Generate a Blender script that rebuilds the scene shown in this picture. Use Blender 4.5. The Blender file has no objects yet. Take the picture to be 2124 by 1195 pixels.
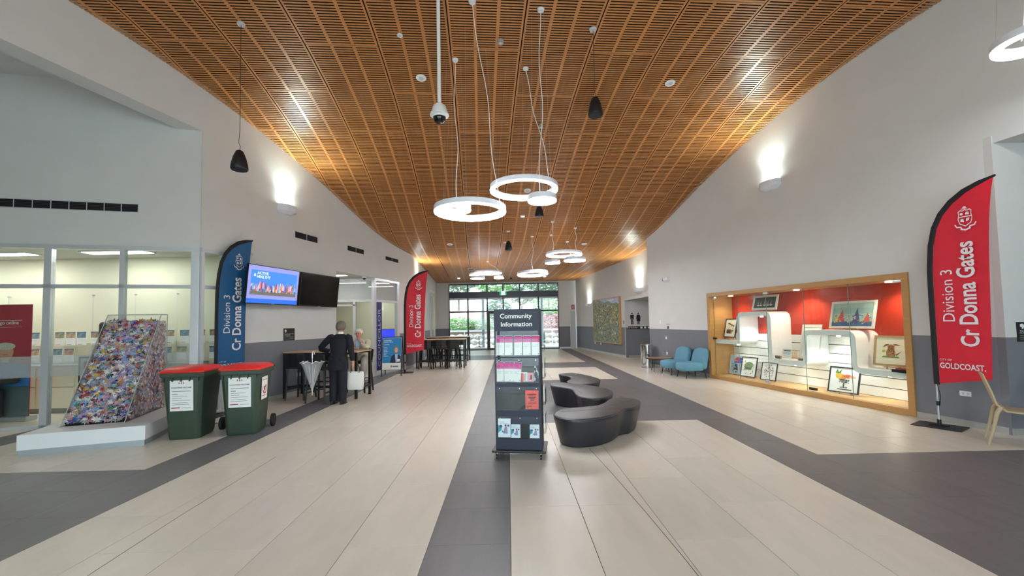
import bpy, bmesh, math, random
from mathutils import Matrix, Vector
random.seed(7)
S = bpy.context.scene
COL = S.collection
R = math.radians
# ------------------------------------------------------------------ camera
cam = bpy.data.cameras.new('camera'); camo = bpy.data.objects.new('camera', cam); COL.objects.link(camo)
cam.sensor_width = 36; cam.lens = 870 / 2124 * 36; cam.shift_y = 29 / 2124; cam.clip_start = 0.05; cam.clip_end = 300
yaw, pitch, roll = 0.010091, R(2.7), R(1.1)
fw = Vector((math.sin(yaw) * math.cos(pitch), math.cos(yaw) * math.cos(pitch), math.sin(pitch)))
rt = Vector((math.cos(yaw), -math.sin(yaw), 0)); up = rt.cross(fw)
r2 = math.cos(roll) * rt - math.sin(roll) * up; u2 = math.sin(roll) * rt + math.cos(roll) * up
M = Matrix((r2, u2, -fw)).transposed().to_4x4(); M.translation = (0, 0, 1.612)
camo.matrix_world = M; S.camera = camo
# ------------------------------------------------------------------ exposure, sky
S.view_settings.view_transform = 'Standard'; S.view_settings.look = 'None'
S.view_settings.gamma = 1; S.view_settings.use_curve_mapping = False
S.view_settings.exposure = 1.43
W = bpy.data.worlds.new('sky'); S.world = W; W.use_nodes = True
wn = W.node_tree.nodes; wl = W.node_tree.links
bg = wn['Background']; bg.inputs[1].default_value = 2.6
tc = wn.new('ShaderNodeTexCoord'); sx = wn.new('ShaderNodeSeparateXYZ'); rp = wn.new('ShaderNodeValToRGB')
wl.new(tc.outputs['Generated'], sx.inputs[0]); wl.new(sx.outputs[2], rp.inputs[0]); wl.new(rp.outputs[0], bg.inputs[0])
rp.color_ramp.elements[0].position = 0.0; rp.color_ramp.elements[0].color = (.62, .70, .74, 1)
rp.color_ramp.elements[1].position = 0.5; rp.color_ramp.elements[1].color = (.72, .86, 1.0, 1)


def area(name, loc, rot, sx_, sy_, power, col=(1, 1, 1), portal=False, spread=180):
    l = bpy.data.lights.new(name, 'AREA'); l.shape = 'RECTANGLE'; l.size = sx_; l.size_y = sy_; l.energy = power; l.color = col
    l.spread = R(spread)
    o = bpy.data.objects.new(name, l); COL.objects.link(o); o.location = loc; o.rotation_euler = rot
    if portal: l.cycles.is_portal = True
    return o


area('entry_daylight', (0, -2.35, 2.3), (R(-90), 0, 0), 11, 4.2, 100, portal=True)
area('door_daylight', (-.24, 24.75, 1.95), (R(90), 0, 0), 6.3, 3.8, 100, portal=True)

# ------------------------------------------------------------------ colour and material helpers
def lin(h):
    h = h.lstrip('#'); c = [int(h[i:i + 2], 16) / 255 for i in (0, 2, 4)]
    return tuple((x / 12.92 if x <= .04045 else ((x + .055) / 1.055) ** 2.4) for x in c) + (1,)


MATS = {}
def mat(name, col, rough=.5, metal=0, var=0, scale=6, stretch=(1, 1, 1), bump=0, bscale=60, emit=0, rnd=0, spec=.5, detail=6, coat=0):
    if name in MATS: return MATS[name]
    m = bpy.data.materials.new(name); m.use_nodes = True; MATS[name] = m
    n = m.node_tree.nodes; l = m.node_tree.links; b = n['Principled BSDF']
    c = lin(col) if isinstance(col, str) else tuple(col) + (1,)
    b.inputs['Base Color'].default_value = c; b.inputs['Roughness'].default_value = rough; b.inputs['Metallic'].default_value = metal
    b.inputs['Specular IOR Level'].default_value = spec
    if coat: b.inputs['Coat Weight'].default_value = coat
    src = None
    if var or bump:
        t = n.new('ShaderNodeTexCoord'); mp = n.new('ShaderNodeMapping'); mp.inputs['Scale'].default_value = stretch
        l.new(t.outputs['Object'], mp.inputs[0]); src = mp.outputs[0]
        if rnd:
            oi = n.new('ShaderNodeObjectInfo'); cb = n.new('ShaderNodeCombineXYZ'); mu = n.new('ShaderNodeMath'); mu.operation = 'MULTIPLY'; mu.inputs[1].default_value = 37
            l.new(oi.outputs['Random'], mu.inputs[0]); l.new(mu.outputs[0], cb.inputs[0]); l.new(mu.outputs[0], cb.inputs[2]); l.new(cb.outputs[0], mp.inputs['Location'])
    if var or rnd:
        hsv = n.new('ShaderNodeHueSaturation'); hsv.inputs['Color'].default_value = c
        val = None
        if var:
            nz = n.new('ShaderNodeTexNoise'); nz.inputs['Scale'].default_value = scale; nz.inputs['Detail'].default_value = detail
            l.new(src, nz.inputs['Vector']); mr = n.new('ShaderNodeMapRange'); mr.inputs[1].default_value = .3; mr.inputs[2].default_value = .7
            mr.inputs[3].default_value = 1 - var; mr.inputs[4].default_value = 1 + var
            l.new(nz.outputs[0], mr.inputs[0]); val = mr.outputs[0]
        if rnd:
            oi2 = n.new('ShaderNodeObjectInfo'); mr2 = n.new('ShaderNodeMapRange'); mr2.inputs[3].default_value = 1 - rnd; mr2.inputs[4].default_value = 1 + rnd
            l.new(oi2.outputs['Random'], mr2.inputs[0])
            if val is None: val = mr2.outputs[0]
            else:
                mm = n.new('ShaderNodeMath'); mm.operation = 'MULTIPLY'; l.new(val, mm.inputs[0]); l.new(mr2.outputs[0], mm.inputs[1]); val = mm.outputs[0]
        l.new(val, hsv.inputs['Value']); l.new(hsv.outputs[0], b.inputs['Base Color'])
    if bump:
        nb = n.new('ShaderNodeTexNoise'); nb.inputs['Scale'].default_value = bscale; nb.inputs['Detail'].default_value = 4; l.new(src, nb.inputs['Vector'])
        bp = n.new('ShaderNodeBump'); bp.inputs['Strength'].default_value = bump; bp.inputs['Distance'].default_value = .01
        l.new(nb.outputs[0], bp.inputs['Height']); l.new(bp.outputs[0], b.inputs['Normal'])
    if emit:
        b.inputs['Emission Color'].default_value = c; b.inputs['Emission Strength'].default_value = emit
    return m


def glassmat(name, tint=(.93, .97, .95), refl=.10, frost=0):
    if name in MATS: return MATS[name]
    m = bpy.data.materials.new(name); m.use_nodes = True; MATS[name] = m
    n = m.node_tree.nodes; l = m.node_tree.links; n.remove(n['Principled BSDF']); out = n['Material Output']
    tr = n.new('ShaderNodeBsdfTransparent'); tr.inputs[0].default_value = tint + (1,)
    gl = n.new('ShaderNodeBsdfGlossy'); gl.inputs['Roughness'].default_value = .01
    fr = n.new('ShaderNodeLayerWeight'); pw_ = n.new('ShaderNodeMath'); pw_.operation = 'POWER'; pw_.inputs[1].default_value = 5; l.new(fr.outputs['Facing'], pw_.inputs[0])
    ad = n.new('ShaderNodeMath'); ad.operation = 'MULTIPLY_ADD'; ad.inputs[1].default_value = .85; ad.inputs[2].default_value = .02 + refl * .2; l.new(pw_.outputs[0], ad.inputs[0])
    mx = n.new('ShaderNodeMixShader'); l.new(ad.outputs[0], mx.inputs[0]); l.new(tr.outputs[0], mx.inputs[1]); l.new(gl.outputs[0], mx.inputs[2])
    last = mx
    if frost:
        df = n.new('ShaderNodeBsdfDiffuse'); df.inputs[0].default_value = (.75, .78, .78, 1)
        m2 = n.new('ShaderNodeMixShader'); m2.inputs[0].default_value = frost; l.new(mx.outputs[0], m2.inputs[1]); l.new(df.outputs[0], m2.inputs[2]); last = m2
    l.new(last.outputs[0], out.inputs[0])
    return m


# ------------------------------------------------------------------ mesh helpers
class MB:
    def __init__(s): s.v = []; s.f = []; s.m = []
    def add(s, vs, fs, mi=0, M=None):
        o = len(s.v)
        s.v += [tuple(M @ Vector(v)) for v in vs] if M else [tuple(v) for v in vs]
        s.f += [tuple(i + o for i in f) for f in fs]; s.m += [mi] * len(fs); return s
    def box(s, x0, x1, y0, y1, z0, z1, mi=0, M=None):
        vs = [(x, y, z) for z in (z0, z1) for y in (y0, y1) for x in (x0, x1)]
        return s.add(vs, [(0, 2, 3, 1), (4, 5, 7, 6), (0, 1, 5, 4), (2, 6, 7, 3), (0, 4, 6, 2), (1, 3, 7, 5)], mi, M)
    def bar(s, a, b, w, h=None, mi=0):
        h = h or w; a = Vector(a); b = Vector(b); d = b - a; L = d.length
        q = d.to_track_quat('Z', 'Y').to_matrix().to_4x4(); q.translation = a
        return s.box(-w / 2, w / 2, -h / 2, h / 2, 0, L, mi, q)
    def tube(s, pts, rs, n=8, mi=0, cap=True):
        pts = [Vector(p) for p in pts]
        if not isinstance(rs, (list, tuple)): rs = [rs] * len(pts)
        vs = []; prev = None
        for i, p in enumerate(pts):
            d = (pts[min(i + 1, len(pts) - 1)] - pts[max(i - 1, 0)]).normalized()
            if prev is None: a = d.orthogonal().normalized()
            else: a = (prev - d * prev.dot(d)).normalized()
            prev = a; b = d.cross(a)
            r = rs[i]; rx, ry = (r if isinstance(r, (list, tuple)) else (r, r))
            for k in range(n):
                t = 2 * math.pi * k / n; vs.append(p + a * math.cos(t) * rx + b * math.sin(t) * ry)
        fs = [(i * n + k, i * n + (k + 1) % n, (i + 1) * n + (k + 1) % n, (i + 1) * n + k) for i in range(len(pts) - 1) for k in range(n)]
        if cap: fs += [tuple(range(n - 1, -1, -1)), tuple(range((len(pts) - 1) * n, len(pts) * n))]
        return s.add(vs, fs, mi)
    def lathe(s, prof, n=24, mi=0, M=None, close=False):
        vs = [(r * math.cos(2 * math.pi * k / n), r * math.sin(2 * math.pi * k / n), z) for r, z in prof for k in range(n)]
        c = len(prof)
        fs = [(i * n + k, i * n + (k + 1) % n, ((i + 1) % c) * n + (k + 1) % n, ((i + 1) % c) * n + k) for i in range(c if close else c - 1) for k in range(n)]
        return s.add(vs, fs, mi, M)
    def rings(s, rings, mi=0, cap=True, M=None):
        n = len(rings[0]); vs = [p for r in rings for p in r]
        fs = [(i * n + k, i * n + (k + 1) % n, (i + 1) * n + (k + 1) % n, (i + 1) * n + k) for i in range(len(rings) - 1) for k in range(n)]
        if cap: fs += [tuple(range(n - 1, -1, -1)), tuple(range((len(rings) - 1) * n, len(rings) * n))]
        return s.add(vs, fs, mi, M)
    def prism(s, out, a0, a1, axis='z', mi=0, M=None):      # outline extruded between a0 and a1
        f = {'z': lambda p, a: (p[0], p[1], a), 'y': lambda p, a: (p[0], a, p[1]), 'x': lambda p, a: (a, p[0], p[1])}[axis]
        n = len(out); vs = [f(p, a0) for p in out] + [f(p, a1) for p in out]
        fs = [tuple(range(n - 1, -1, -1)), tuple(range(n, 2 * n))] + [(k, (k + 1) % n, n + (k + 1) % n, n + k) for k in range(n)]
        return s.add(vs, fs, mi, M)
    def mesh(s, name, mats, bevel=0, smooth=None, fix=True):
        me = bpy.data.meshes.new(name); me.from_pydata(s.v, [], s.f)
        for m in (mats if isinstance(mats, (list, tuple)) else [mats]): me.materials.append(m)
        me.polygons.foreach_set('material_index', s.m); me.update()
        if fix or bevel:
            bm = bmesh.new(); bm.from_mesh(me)
            if fix: bmesh.ops.recalc_face_normals(bm, faces=bm.faces)
            if bevel:
                ed = [e for e in bm.edges if len(e.link_faces) == 2 and e.calc_face_angle(0) > .5]
                bmesh.ops.bevel(bm, geom=ed, offset=bevel, segments=2, profile=.6, affect='EDGES', clamp_overlap=True)
            bm.to_mesh(me); bm.free()
        if smooth:
            me.polygons.foreach_set('use_smooth', [True] * len(me.polygons)); me.set_sharp_from_angle(angle=R(smooth))
        return me


def link(name, me, parent=None, loc=(0, 0, 0), rz=0):
    o = bpy.data.objects.new(name, me); COL.objects.link(o); o.location = loc; o.rotation_euler = (0, 0, rz)
    if parent: o.parent = parent
    return o
def part(mb, name, mats, parent, bevel=0, smooth=None, label=None):
    o = link(name, mb.mesh(name, mats, bevel, smooth), parent)
    if label: o['label'] = label
    return o
def tag(o, label, cat, group=None):
    o['label'] = label; o['category'] = cat
    if group: o['group'] = group
    return o
def thing(name, label, cat, loc=(0, 0, 0), rz=0, group=None):
    o = bpy.data.objects.new(name, None); COL.objects.link(o); o.location = loc; o.rotation_euler = (0, 0, rz); o.empty_display_size = .1
    return tag(o, label, cat, group)
def solo(mb, name, mats, label, cat, loc=(0, 0, 0), rz=0, group=None, bevel=0, smooth=None):
    return tag(link(name, mb.mesh(name, mats, bevel, smooth), None, loc, rz), label, cat, group)
def struct(name, mb, mats, parent=None, loc=(0, 0, 0), rz=0, bevel=0):
    o = link(name, mb.mesh(name, mats, bevel), parent, loc, rz)
    if parent is None: o['kind'] = 'structure'
    return o
def sempty(name, loc=(0, 0, 0), rz=0):
    o = bpy.data.objects.new(name, None); COL.objects.link(o); o.location = loc; o.rotation_euler = (0, 0, rz); o['kind'] = 'structure'; return o
KIDS = {}
def kids(o): return [c for c in bpy.data.objects if c.parent == o]
def dup(root, loc, rz, label, group=None):
    r = root.copy(); COL.objects.link(r); r.location = loc; r.rotation_euler = (0, 0, rz); r['label'] = label
    if group: r['group'] = group
    for ch in kids(root):
        c = ch.copy(); COL.objects.link(c); c.parent = r
        for g in kids(ch):
            d = g.copy(); COL.objects.link(d); d.parent = c
    return r
def txt(parent, body, x0, x1, z0, z1, y, m, bold=0, upw=False, name='lettering', keep=False, shear=0, align=None):
    c = bpy.data.curves.new('t', 'FONT'); c.body = body; c.resolution_u = 3; c.offset = bold; c.shear = shear; c.space_line = .9
    if align: c.align_x = align
    t = bpy.data.objects.new('t', c); me = bpy.data.meshes.new_from_object(t); bpy.data.objects.remove(t)
    xs = [v.co.x for v in me.vertices]; ys = [v.co.y for v in me.vertices]
    a0, a1, b0, b1 = min(xs), max(xs), min(ys), max(ys)
    w, h = (x1 - x0, z1 - z0) if not upw else (z1 - z0, x1 - x0)
    kx = w / (a1 - a0); ky = h / (b1 - b0)
    if keep: kx = ky = min(kx, ky)
    for v in me.vertices:
        px, py = (v.co.x - a0) * kx, (v.co.y - b0) * ky
        v.co = (x0 + px, y, z0 + py) if not upw else (x1 - py, y, z0 + px)
    me.materials.clear(); me.materials.append(m); me.name = name
    o = link(name, me, parent); return o
def polyart(parent, name, layers, x0, x1, z0, z1, y):
    mats = []; mb = MB(); st = min(.0005, .005 / len(layers))
    for i, (m, pts) in enumerate(layers):
        if m not in mats: mats.append(m)
        mb.add([(x0 + (x1 - x0) * p[0], y - st * (i + 1), z0 + (z1 - z0) * p[1]) for p in pts], [tuple(range(len(pts)))], mats.index(m))
    me = mb.mesh(name, mats, fix=False); return link(name, me, parent)
def ell(cx, cy, rx, ry, n=14): return [(cx + rx * math.cos(2 * math.pi * k / n), cy + ry * math.sin(2 * math.pi * k / n)) for k in range(n)]
def rect(a, b, c, d): return [(a, c), (b, c), (b, d), (a, d)]
def catmull(P, k=4):
    n = len(P); out = []
    for i in range(n):
        p0, p1, p2, p3 = [Vector(P[(i + j - 1) % n]) for j in range(4)]
        for q in range(k):
            t = q / k; out.append(tuple(.5 * ((2 * p1) + (p2 - p0) * t + (2 * p0 - 5 * p1 + 4 * p2 - p3) * t * t + (3 * p1 - p0 - 3 * p2 + p3) * t ** 3)))
    return out
def frame(ox, oy, rz):
    c, s = math.cos(rz), math.sin(rz)
    return lambda x, y, z=0: (ox + c * x - s * y, oy + s * x + c * y, z)


# ------------------------------------------------------------------ materials
PAINT = mat('wall_paint_warm_white', '#d8d7d5', .75, var=.02, scale=2, bump=.08, bscale=140)
BAND = mat('wall_paint_slate_grey', '#7b7c84', .7, var=.03, scale=3, bump=.06, bscale=140)
SKIRT = mat('anodised_skirting', '#b9b9b6', .35, metal=.4)
WOOD = mat('ceiling_veneer', '#c4844a', .36, var=.10, scale=2.2, stretch=(6, .5, 1), rnd=.07, detail=3)
WOODLT = mat('ceiling_veneer_plain', '#c98f52', .4, var=.06, scale=2, stretch=(6, .5, 1))
BLACKV = mat('black_void', '#0c0806', .9)
TILEB = mat('beige_porcelain', '#d3cabd', .33, var=.045, scale=3.2, stretch=(2.2, .5, 1), rnd=.035, bump=.02, bscale=90)
TILED = mat('charcoal_porcelain', '#6a686b', .42, var=.07, scale=4, stretch=(3, .35, 1), rnd=.05, bump=.03, bscale=90)
GROUT = mat('grout', '#605a54', .8); GROUTD = mat('dark_joint', '#57534f', .8)
OAK = mat('oak_veneer', '#bd8f57', .4, var=.06, scale=3, stretch=(1, 1, 9), detail=3)
OAKF = mat('oak_board', '#c9a06a', .4, var=.06, scale=3, stretch=(1, 6, 6), detail=3)
WHITE = mat('white_satin', '#eef0f2', .35)
WHITEM = mat('white_matt', '#e9e9e6', .7)
CREAM = mat('cream_paint', '#e8e2cc', .7)
ALU = mat('satin_aluminium', '#c3c7cc', .32, metal=.75)
ALUW = mat('powdercoat_silver', '#cfd2d6', .35, metal=.25)
CHROME = mat('mirror_steel', '#d8d8d8', .08, metal=1)
BLACK = mat('black_powdercoat', '#121214', .4)
BLKPL = mat('black_plastic', '#17181b', .35)
DGREY = mat('dark_frame_metal', '#1d1f22', .4)
RUBBER = mat('rubber', '#141414', .7)
NAVYBL = mat('painted_navy_charcoal', '#24293d', .5, var=.06, scale=5)
LEATHER = mat('charcoal_leather', '#2b2b31', .36, var=.06, scale=3, bump=.12, bscale=220)
BLUEF = mat('blue_wool', '#6a9db5', .9, var=.05, scale=40, bump=.25, bscale=400)
RED = mat('banner_red', '#d81a32', .6, var=.04, scale=5); REDD = mat('case_red', '#b8321c', .45)
FBLUE = mat('banner_blue', '#125788', .6, var=.04, scale=5)
BING = mat('bin_green', '#38483a', .5, var=.05, scale=8, bump=.05, bscale=200)
BINR = mat('bin_red_lid', '#e8261f', .4)
PAPER = mat('white_paper', '#f3f3f1', .6)
INK = mat('ink_grey', '#4a4a50', .7); INKR = mat('ink_red', '#b02a35', .7)
PINK = mat('magenta_print', '#d9559b', .55); CORAL = mat('coral_paper', '#f0695f', .6)
TEAL = mat('teal_print', '#2fa0b8', .6); NAVY = mat('navy_print', '#1d2466', .5)
GLASS = glassmat('clear_glass'); ACRY = glassmat('clear_acrylic', (.97, .98, .98), .05)
GLASSF = glassmat('greyed_glass', (.5, .52, .52), .05, frost=.55)
LED = mat('lamp_diffuser', (.95, .97, 1), .4, emit=22)
LEDB = mat('lamp_body_white', '#e8eaf4', .4)
PANELL = mat('office_light_panel', (1, 1, .96), .4, emit=11)
SCONL = mat('uplight_lens', (.9, 1, .93), .4, emit=40)
DOWNL = mat('downlight_lens', (1, .95, .85), .4, emit=25)

# ------------------------------------------------------------------ floor
fl = MB().box(-14, 10, -5, 26.5, -.12, -.006)
floor = struct('floor', fl, GROUT)
PX, X0 = .598, -.012
def isdark(k, y, kx):
    """k: column index, y: row centre"""
    if kx == -1: return True if y < 18.2 else (y < 20.4)
    if 0 <= kx <= 4:
        return not (y < 6.72 or 11.4 < y < 14.4 or y > 16.2)
    if kx == 5: return True
    if kx > 5: return y < 4.93
    if -6 <= kx <= -2: return 18.3 < y < 20.5
    if kx == -7: return True
    if kx < -7: return y < 4.93 or kx == -13
tb = MB().box(.0025, PX - .0025, .001, 1.199, -.02, 0)
meB = tb.mesh('tile', TILEB, bevel=.0015); meB2 = MB().box(.002, PX - .002, .002, .598, -.02, 0).mesh('tile', TILEB, bevel=.0015)
meD = MB().box(.001, PX - .001, .001, .599, -.02, 0).mesh('tile', TILED, bevel=.001)
cands = []
OFFS = {k: [0, .02, .45, .8, .3, .95, .6, .15, .7, .35, .9, .5, .1][k % 13] for k in range(-24, 18)}
for kx in range(-22, 16):
    x = X0 + kx * PX
    if x < -13.4 or x > 9: continue
    row = [.13 + .6 * i for i in range(-8, 41)]       # half tile rows
    off = int(round(OFFS[kx] * 2)) % 2
    i = 0
    while i < len(row):
        y = row[i]; d = isdark(kx, y + .3, kx)
        nd = isdark(kx, y + .9, kx) if i + 1 < len(row) else True
        if (not d) and (not nd) and ((i + off) % 2 == 0): cands.append((x, y, 'B')); i += 2
        else: cands.append((x, y, 'D' if d else 'b')); i += 1
def inside(x, y):
    xl = -5.21 + .2515 * (y - 9.17) if y < 15.73 else -3.5
    xr = 6.38 - .1922 * (y - 6.59) if y < 14.4 else 5.6
    if y < 7.5: xl = -9
    if y < 5.5: xr = 8
    return xl - .9 < x < xr + .5
vis = [(c[1], c) for c in cands if inside(c[0] + .3, c[1]) and c[1] > 1.2 and abs(c[0] + .3) < 1.35 * (c[1] + 1.4)]
vis.sort(key=lambda t: t[0]); near = set(c for _, c in vis[:300])
rest = MB()
for c in cands:
    x, y, k = c
    if c in near:
        o = link('tile', {'B': meB, 'b': meB2, 'D': meD}[k], floor, (x, y, 0))
    elif -.0 < 1:
        rest.box(x + .002, x + PX - .002, y + .002, y + (1.2 if k == 'B' else .6) - .002, -.02, 0, 1 if k == 'D' else 0)
ro = link('far_tiles', rest.mesh('far_tiles', [TILEB, TILED], fix=False), floor); ro['kind'] = 'stuff'
fj = MB()
for pts in ([(.99, 5.35), (1.06, 4.5), (1.12, 3.59), (1.155, 2.9), (1.175, 2.2)], [(-2.9, 5.3), (-2.88, 4.6), (-2.85, 3.7), (-2.79, 2.86), (-2.76, 2.4)]):
    for a, b in zip(pts, pts[1:]):
        fj.bar((a[0], a[1], .0004), (b[0], b[1], .0004), .005, .0012)
struct('trim_1', fj, GROUTD)

# ------------------------------------------------------------------ walls
L1F = (-5.59, 7.67, math.atan2(.9697, .2444)); R1F = (5.49, 11.22, math.atan2(-.98202, .18877))
GLF = (-5.6, 7.66, math.atan2(.71, 2.77)); R2F = (3.92, 24.71, math.atan2(-6.89, 1.06)); L2F = (-3.56, 15.73, math.atan2(8.77, -.57))
l1, r1, gl, rr2, ll2 = [frame(*f) for f in (L1F, R1F, GLF, R2F, L2F)]
def wall(name, F, rects, th=.16, band=True, skirts=()):
    mb = MB()
    for s0, s1, z0, z1 in rects:
        if band and z0 < 1.28 < z1:
            mb.box(s0, s1, 0, th, z0, 1.28, 1); mb.box(s0, s1, 0, th, 1.28, z1, 0)
        else: mb.box(s0, s1, 0, th, z0, z1, 0)
    o = struct(name, mb, [PAINT, BAND], None, (F[0], F[1], 0), F[2])
    if skirts:
        sk = MB()
        for a, b in skirts: sk.box(a, b, -.012, 0, 0, .09)
        b = struct(name.replace('wall', 'baseboard'), sk, SKIRT, None, (F[0], F[1], 0), F[2])
    return o
wall('wall_left', L1F, [(0, .5, 3.07, 6.8), (.5, 3.85, 0, 6.8), (3.85, 7.25, 3.08, 6.8), (7.25, 8.31, 0, 6.8)], skirts=[(.5, 3.85), (7.25, 8.31)])
wall('wall_left_header', L1F, [(-13, 0, 5.25, 6.8)], th=.34)
wall('wall_right', R1F, [(-3.29, -.18, 0, 6.8), (-.18, 4.72, 2.28, 6.8), (4.72, 5.8, 0, 6.8), (5.8, 16.4, 3.9, 6.8)], skirts=[(-3.29, -.18), (4.72, 5.8)])
R2L = math.hypot(1.06, 6.89)
wall('wall_right_far', R2F, [(.35, R2L, 0, 4.6), (R2L, 10.45, 2.42, 4.9)], skirts=[(.35, R2L)])
wall('wall_left_far', L2F, [(0, 1.4, 0, 4.8), (1.4, 3.1, 3.12, 4.8), (3.1, 5.3, 0, 4.8), (5.3, 6.1, 3.1, 4.8), (6.1, 8.8, 0, 4.8)], skirts=[(0, 1.4), (3.1, 5.3), (6.1, 8.8)])
bw = MB()
for a, b in ((-4.2, -3.43), (2.96, 3.62)):
    bw.box(a, b, 24.5, 24.7, 0, 1.28, 1); bw.box(a, b, 24.5, 24.7, 1.28, 4.6, 0)
bw.box(-3.43, 2.96, 24.5, 24.7, 3.86, 4.6, 0)
struct('wall_back', bw, [PAINT, BAND]); struct('baseboard_back', MB().box(-4.2, -3.43, 24.488, 24.5, 0, .09).box(2.96, 3.62, 24.488, 24.5, 0, .09), WHITE)
# toilet passage behind the right wall
tp = MB().box(4.98, 8, 17.85, 18.0, 0, 1.28, 1).box(4.98, 8, 17.85, 18.0, 1.28, 2.6, 0).box(5.2, 8, 14.3, 14.5, 0, 2.6, 0).box(7.9, 8.05, 14.4, 18, 0, 2.6, 0).box(5.0, 8.05, 14.3, 18, 2.42, 2.55, 0)
struct('wall_passage', tp, [PAINT, BAND]); struct('trim_2', MB().box(4.965, 4.995, 17.83, 17.86, 0, 2.42), ALUW)
struct('baseboard_passage', MB().box(5.0, 7.9, 17.838, 17.85, 0, .09), SKIRT)
# left office front, wall above it, soffit of the high opening
wall('wall_office_front', GLF, [(-7, -.0, 3.07, 6.75)], band=False)
struct('trim_3', MB().prism([l1(-12.9, .35)[:2], l1(-.1, .35)[:2], gl(-7, .0)[:2], (-12.2, -2.5)], 5.95, 6.05), PAINT)
struct('wall_side_left', MB().box(-12.4, -12.2, -2.6, 9, 0, 6.8), PAINT)
# right alcove
al = MB().box(6.57, 9.6, 5.5, 5.65, 0, 1.28, 1).box(6.57, 9.6, 5.5, 5.65, 1.28, 4.0, 0).box(9.5, 9.65, -5, 5.6, 0, 4, 0).prism([r1(5.78, .155)[:2], (9.6, 5.5), (9.6, -5), r1(16.3, .155)[:2]], 3.901, 4.05)
struct('wall_alcove', al, [PAINT, BAND]); struct('baseboard_alcove', MB().box(6.57, 9.5, 5.488, 5.5, 0, .09), SKIRT)
# entrance glazing behind the camera
en = MB().box(-12.4, -5.8, -2.6, -2.45, 0, 6.8).box(5.8, 9.65, -2.6, -2.45, 0, 6.8).box(-5.8, 5.8, -2.6, -2.45, 4.5, 6.8)
struct('wall_front', en, PAINT)
w0 = sempty('window_1', (0, -2.5, 0))
for i in range(8): part(MB().box(-5.8 + i * 1.65, -5.74 + i * 1.65, -.05, .05, 0, 4.5), 'mullion', BLACK, w0)
part(MB().box(-5.8, 5.8, -.05, .05, 2.3, 2.4), 'transom', BLACK, w0)
part(MB().box(-5.8, 5.8, -.01, .01, 0, 4.5), 'pane', GLASS, w0)
struct('roof', MB().box(-13, 10, -5.2, 26, 6.85, 7.0), WHITEM)  # unseen slab added to stop sky light coming through the ceiling slots

# ------------------------------------------------------------------ ceiling: slotted timber panels on a falling curve
VP = [(-6, 6.25), (4, 6.25), (6, 6.235), (6.8, 6.205), (8, 6.06), (8.8, 5.92), (9.7, 5.71), (10.5, 5.5), (11.36, 5.24), (12.15, 4.97), (13, 4.68), (14, 4.42), (15, 4.26), (16, 4.18), (17.3, 4.13), (19, 4.09), (21, 4.03), (24.6, 3.95), (27, 3.92)]
def zraw(v):
    for (a, za), (b, zb) in zip(VP, VP[1:]):
        if v <= b: return za + (zb - za) * (v - a) / (b - a)
    return VP[-1][1]
def Zv(v): return sum(zraw(v + d) for d in (-.6, -.3, 0, .3, .6)) / 5
TH = R(3.73); cT, sT = math.cos(TH), math.sin(TH)
def toXY(u, v): return u * cT - v * sT, u * sT + v * cT
def ceilz(X, Y): return Zv(-X * sT + Y * cT)
PW = 1.176
back = MB(); nv = 66
vs = []
for i in range(nv):
    v = -6 + i * .5
    for u in (-9, 9): vs.append((u, v, Zv(v) + .09))
    for u in (-9, 9): vs.append((u, v, Zv(v) + .13))
back.add(vs, [f for i in range(nv - 1) for f in ((4 * i, 4 * i + 1, 4 * i + 5, 4 * i + 4), (4 * i + 2, 4 * i + 6, 4 * i + 7, 4 * i + 3))])
plain = MB()
ceiling = struct('ceiling', back, BLACKV, None, (0, 0, 0), TH)
pl = MB().box(-8, 8, -5.2, 3.3, 6.245, 6.3); po = link('plain_panel', pl.mesh('plain_panel', WOODLT), ceiling)
def panel_mesh(v0, v1):
    mb = MB(); T = .005; g = .006; W_ = PW - .014; a, b = v0 + g, v1 - g
    strips = [(g, .035), (.385, .435), (.741, .791), (W_ - .031, W_)]
    N = 10
    def strip(x0, x1, ya, yb, n):
        vs = []
        for i in range(n + 1):
            v = ya + (yb - ya) * i / n; z = Zv(v)
            vs += [(x0, v, z), (x1, v, z), (x1, v, z + T), (x0, v, z + T)]
        fs = [(4 * i + k, 4 * i + (k + 1) % 4, 4 * i + 4 + (k + 1) % 4, 4 * i + 4 + k) for i in range(n) for k in range(4) if k != 2]
        fs += [(0, 1, 2, 3), (4 * n + 3, 4 * n + 2, 4 * n + 1, 4 * n)]
        mb.add(vs, fs)
    for x0, x1 in strips: strip(x0, x1, a, b, N)
    xs = [(.035, .385), (.435, .741), (.791, W_ - .031)]
    P = .0545; n = int((b - a - .03) / P)
    mar = ((b - a) - n * P + .0295) / 2
    for x0, x1 in xs:
        strip(x0, x1, a, a + mar, 1); strip(x0, x1, b - mar, b, 1)
        for i in range(n - 1):
            ya = a + mar + .027 + i * P; yb = ya + P - .027
            za, zb = Zv(ya), Zv(yb)
            mb.add([(x0, ya, za), (x1, ya, za), (x1, yb, zb), (x0, yb, zb), (x0, ya, za + T), (x1, ya, za + T), (x1, yb, zb + T), (x0, yb, zb + T)],
                   [(0, 3, 2, 1), (0, 1, 5, 4), (2, 3, 7, 6)])
    return mb.mesh('ceiling_panel', WOOD, fix=False)
def line_plane(x0, y0, x1, y1):           # keeps the right-hand side of the line
    d = Vector((x1 - x0, y1 - y0, 0)); n = Vector((d.y, -d.x, 0)).normalized(); return Vector((x0, y0, 0)), n
PL = line_plane(*l1(0, 0)[:2], *l1(8, 0)[:2]); PR = line_plane(*r1(4, 0)[:2], *r1(0, 0)[:2]); PR = (PR[0], -PR[1])
PL2 = line_plane(*ll2(0, 0)[:2], *ll2(8, 0)[:2]); PR2 = line_plane(*rr2(0, 0)[:2], *rr2(6, 0)[:2])
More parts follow.
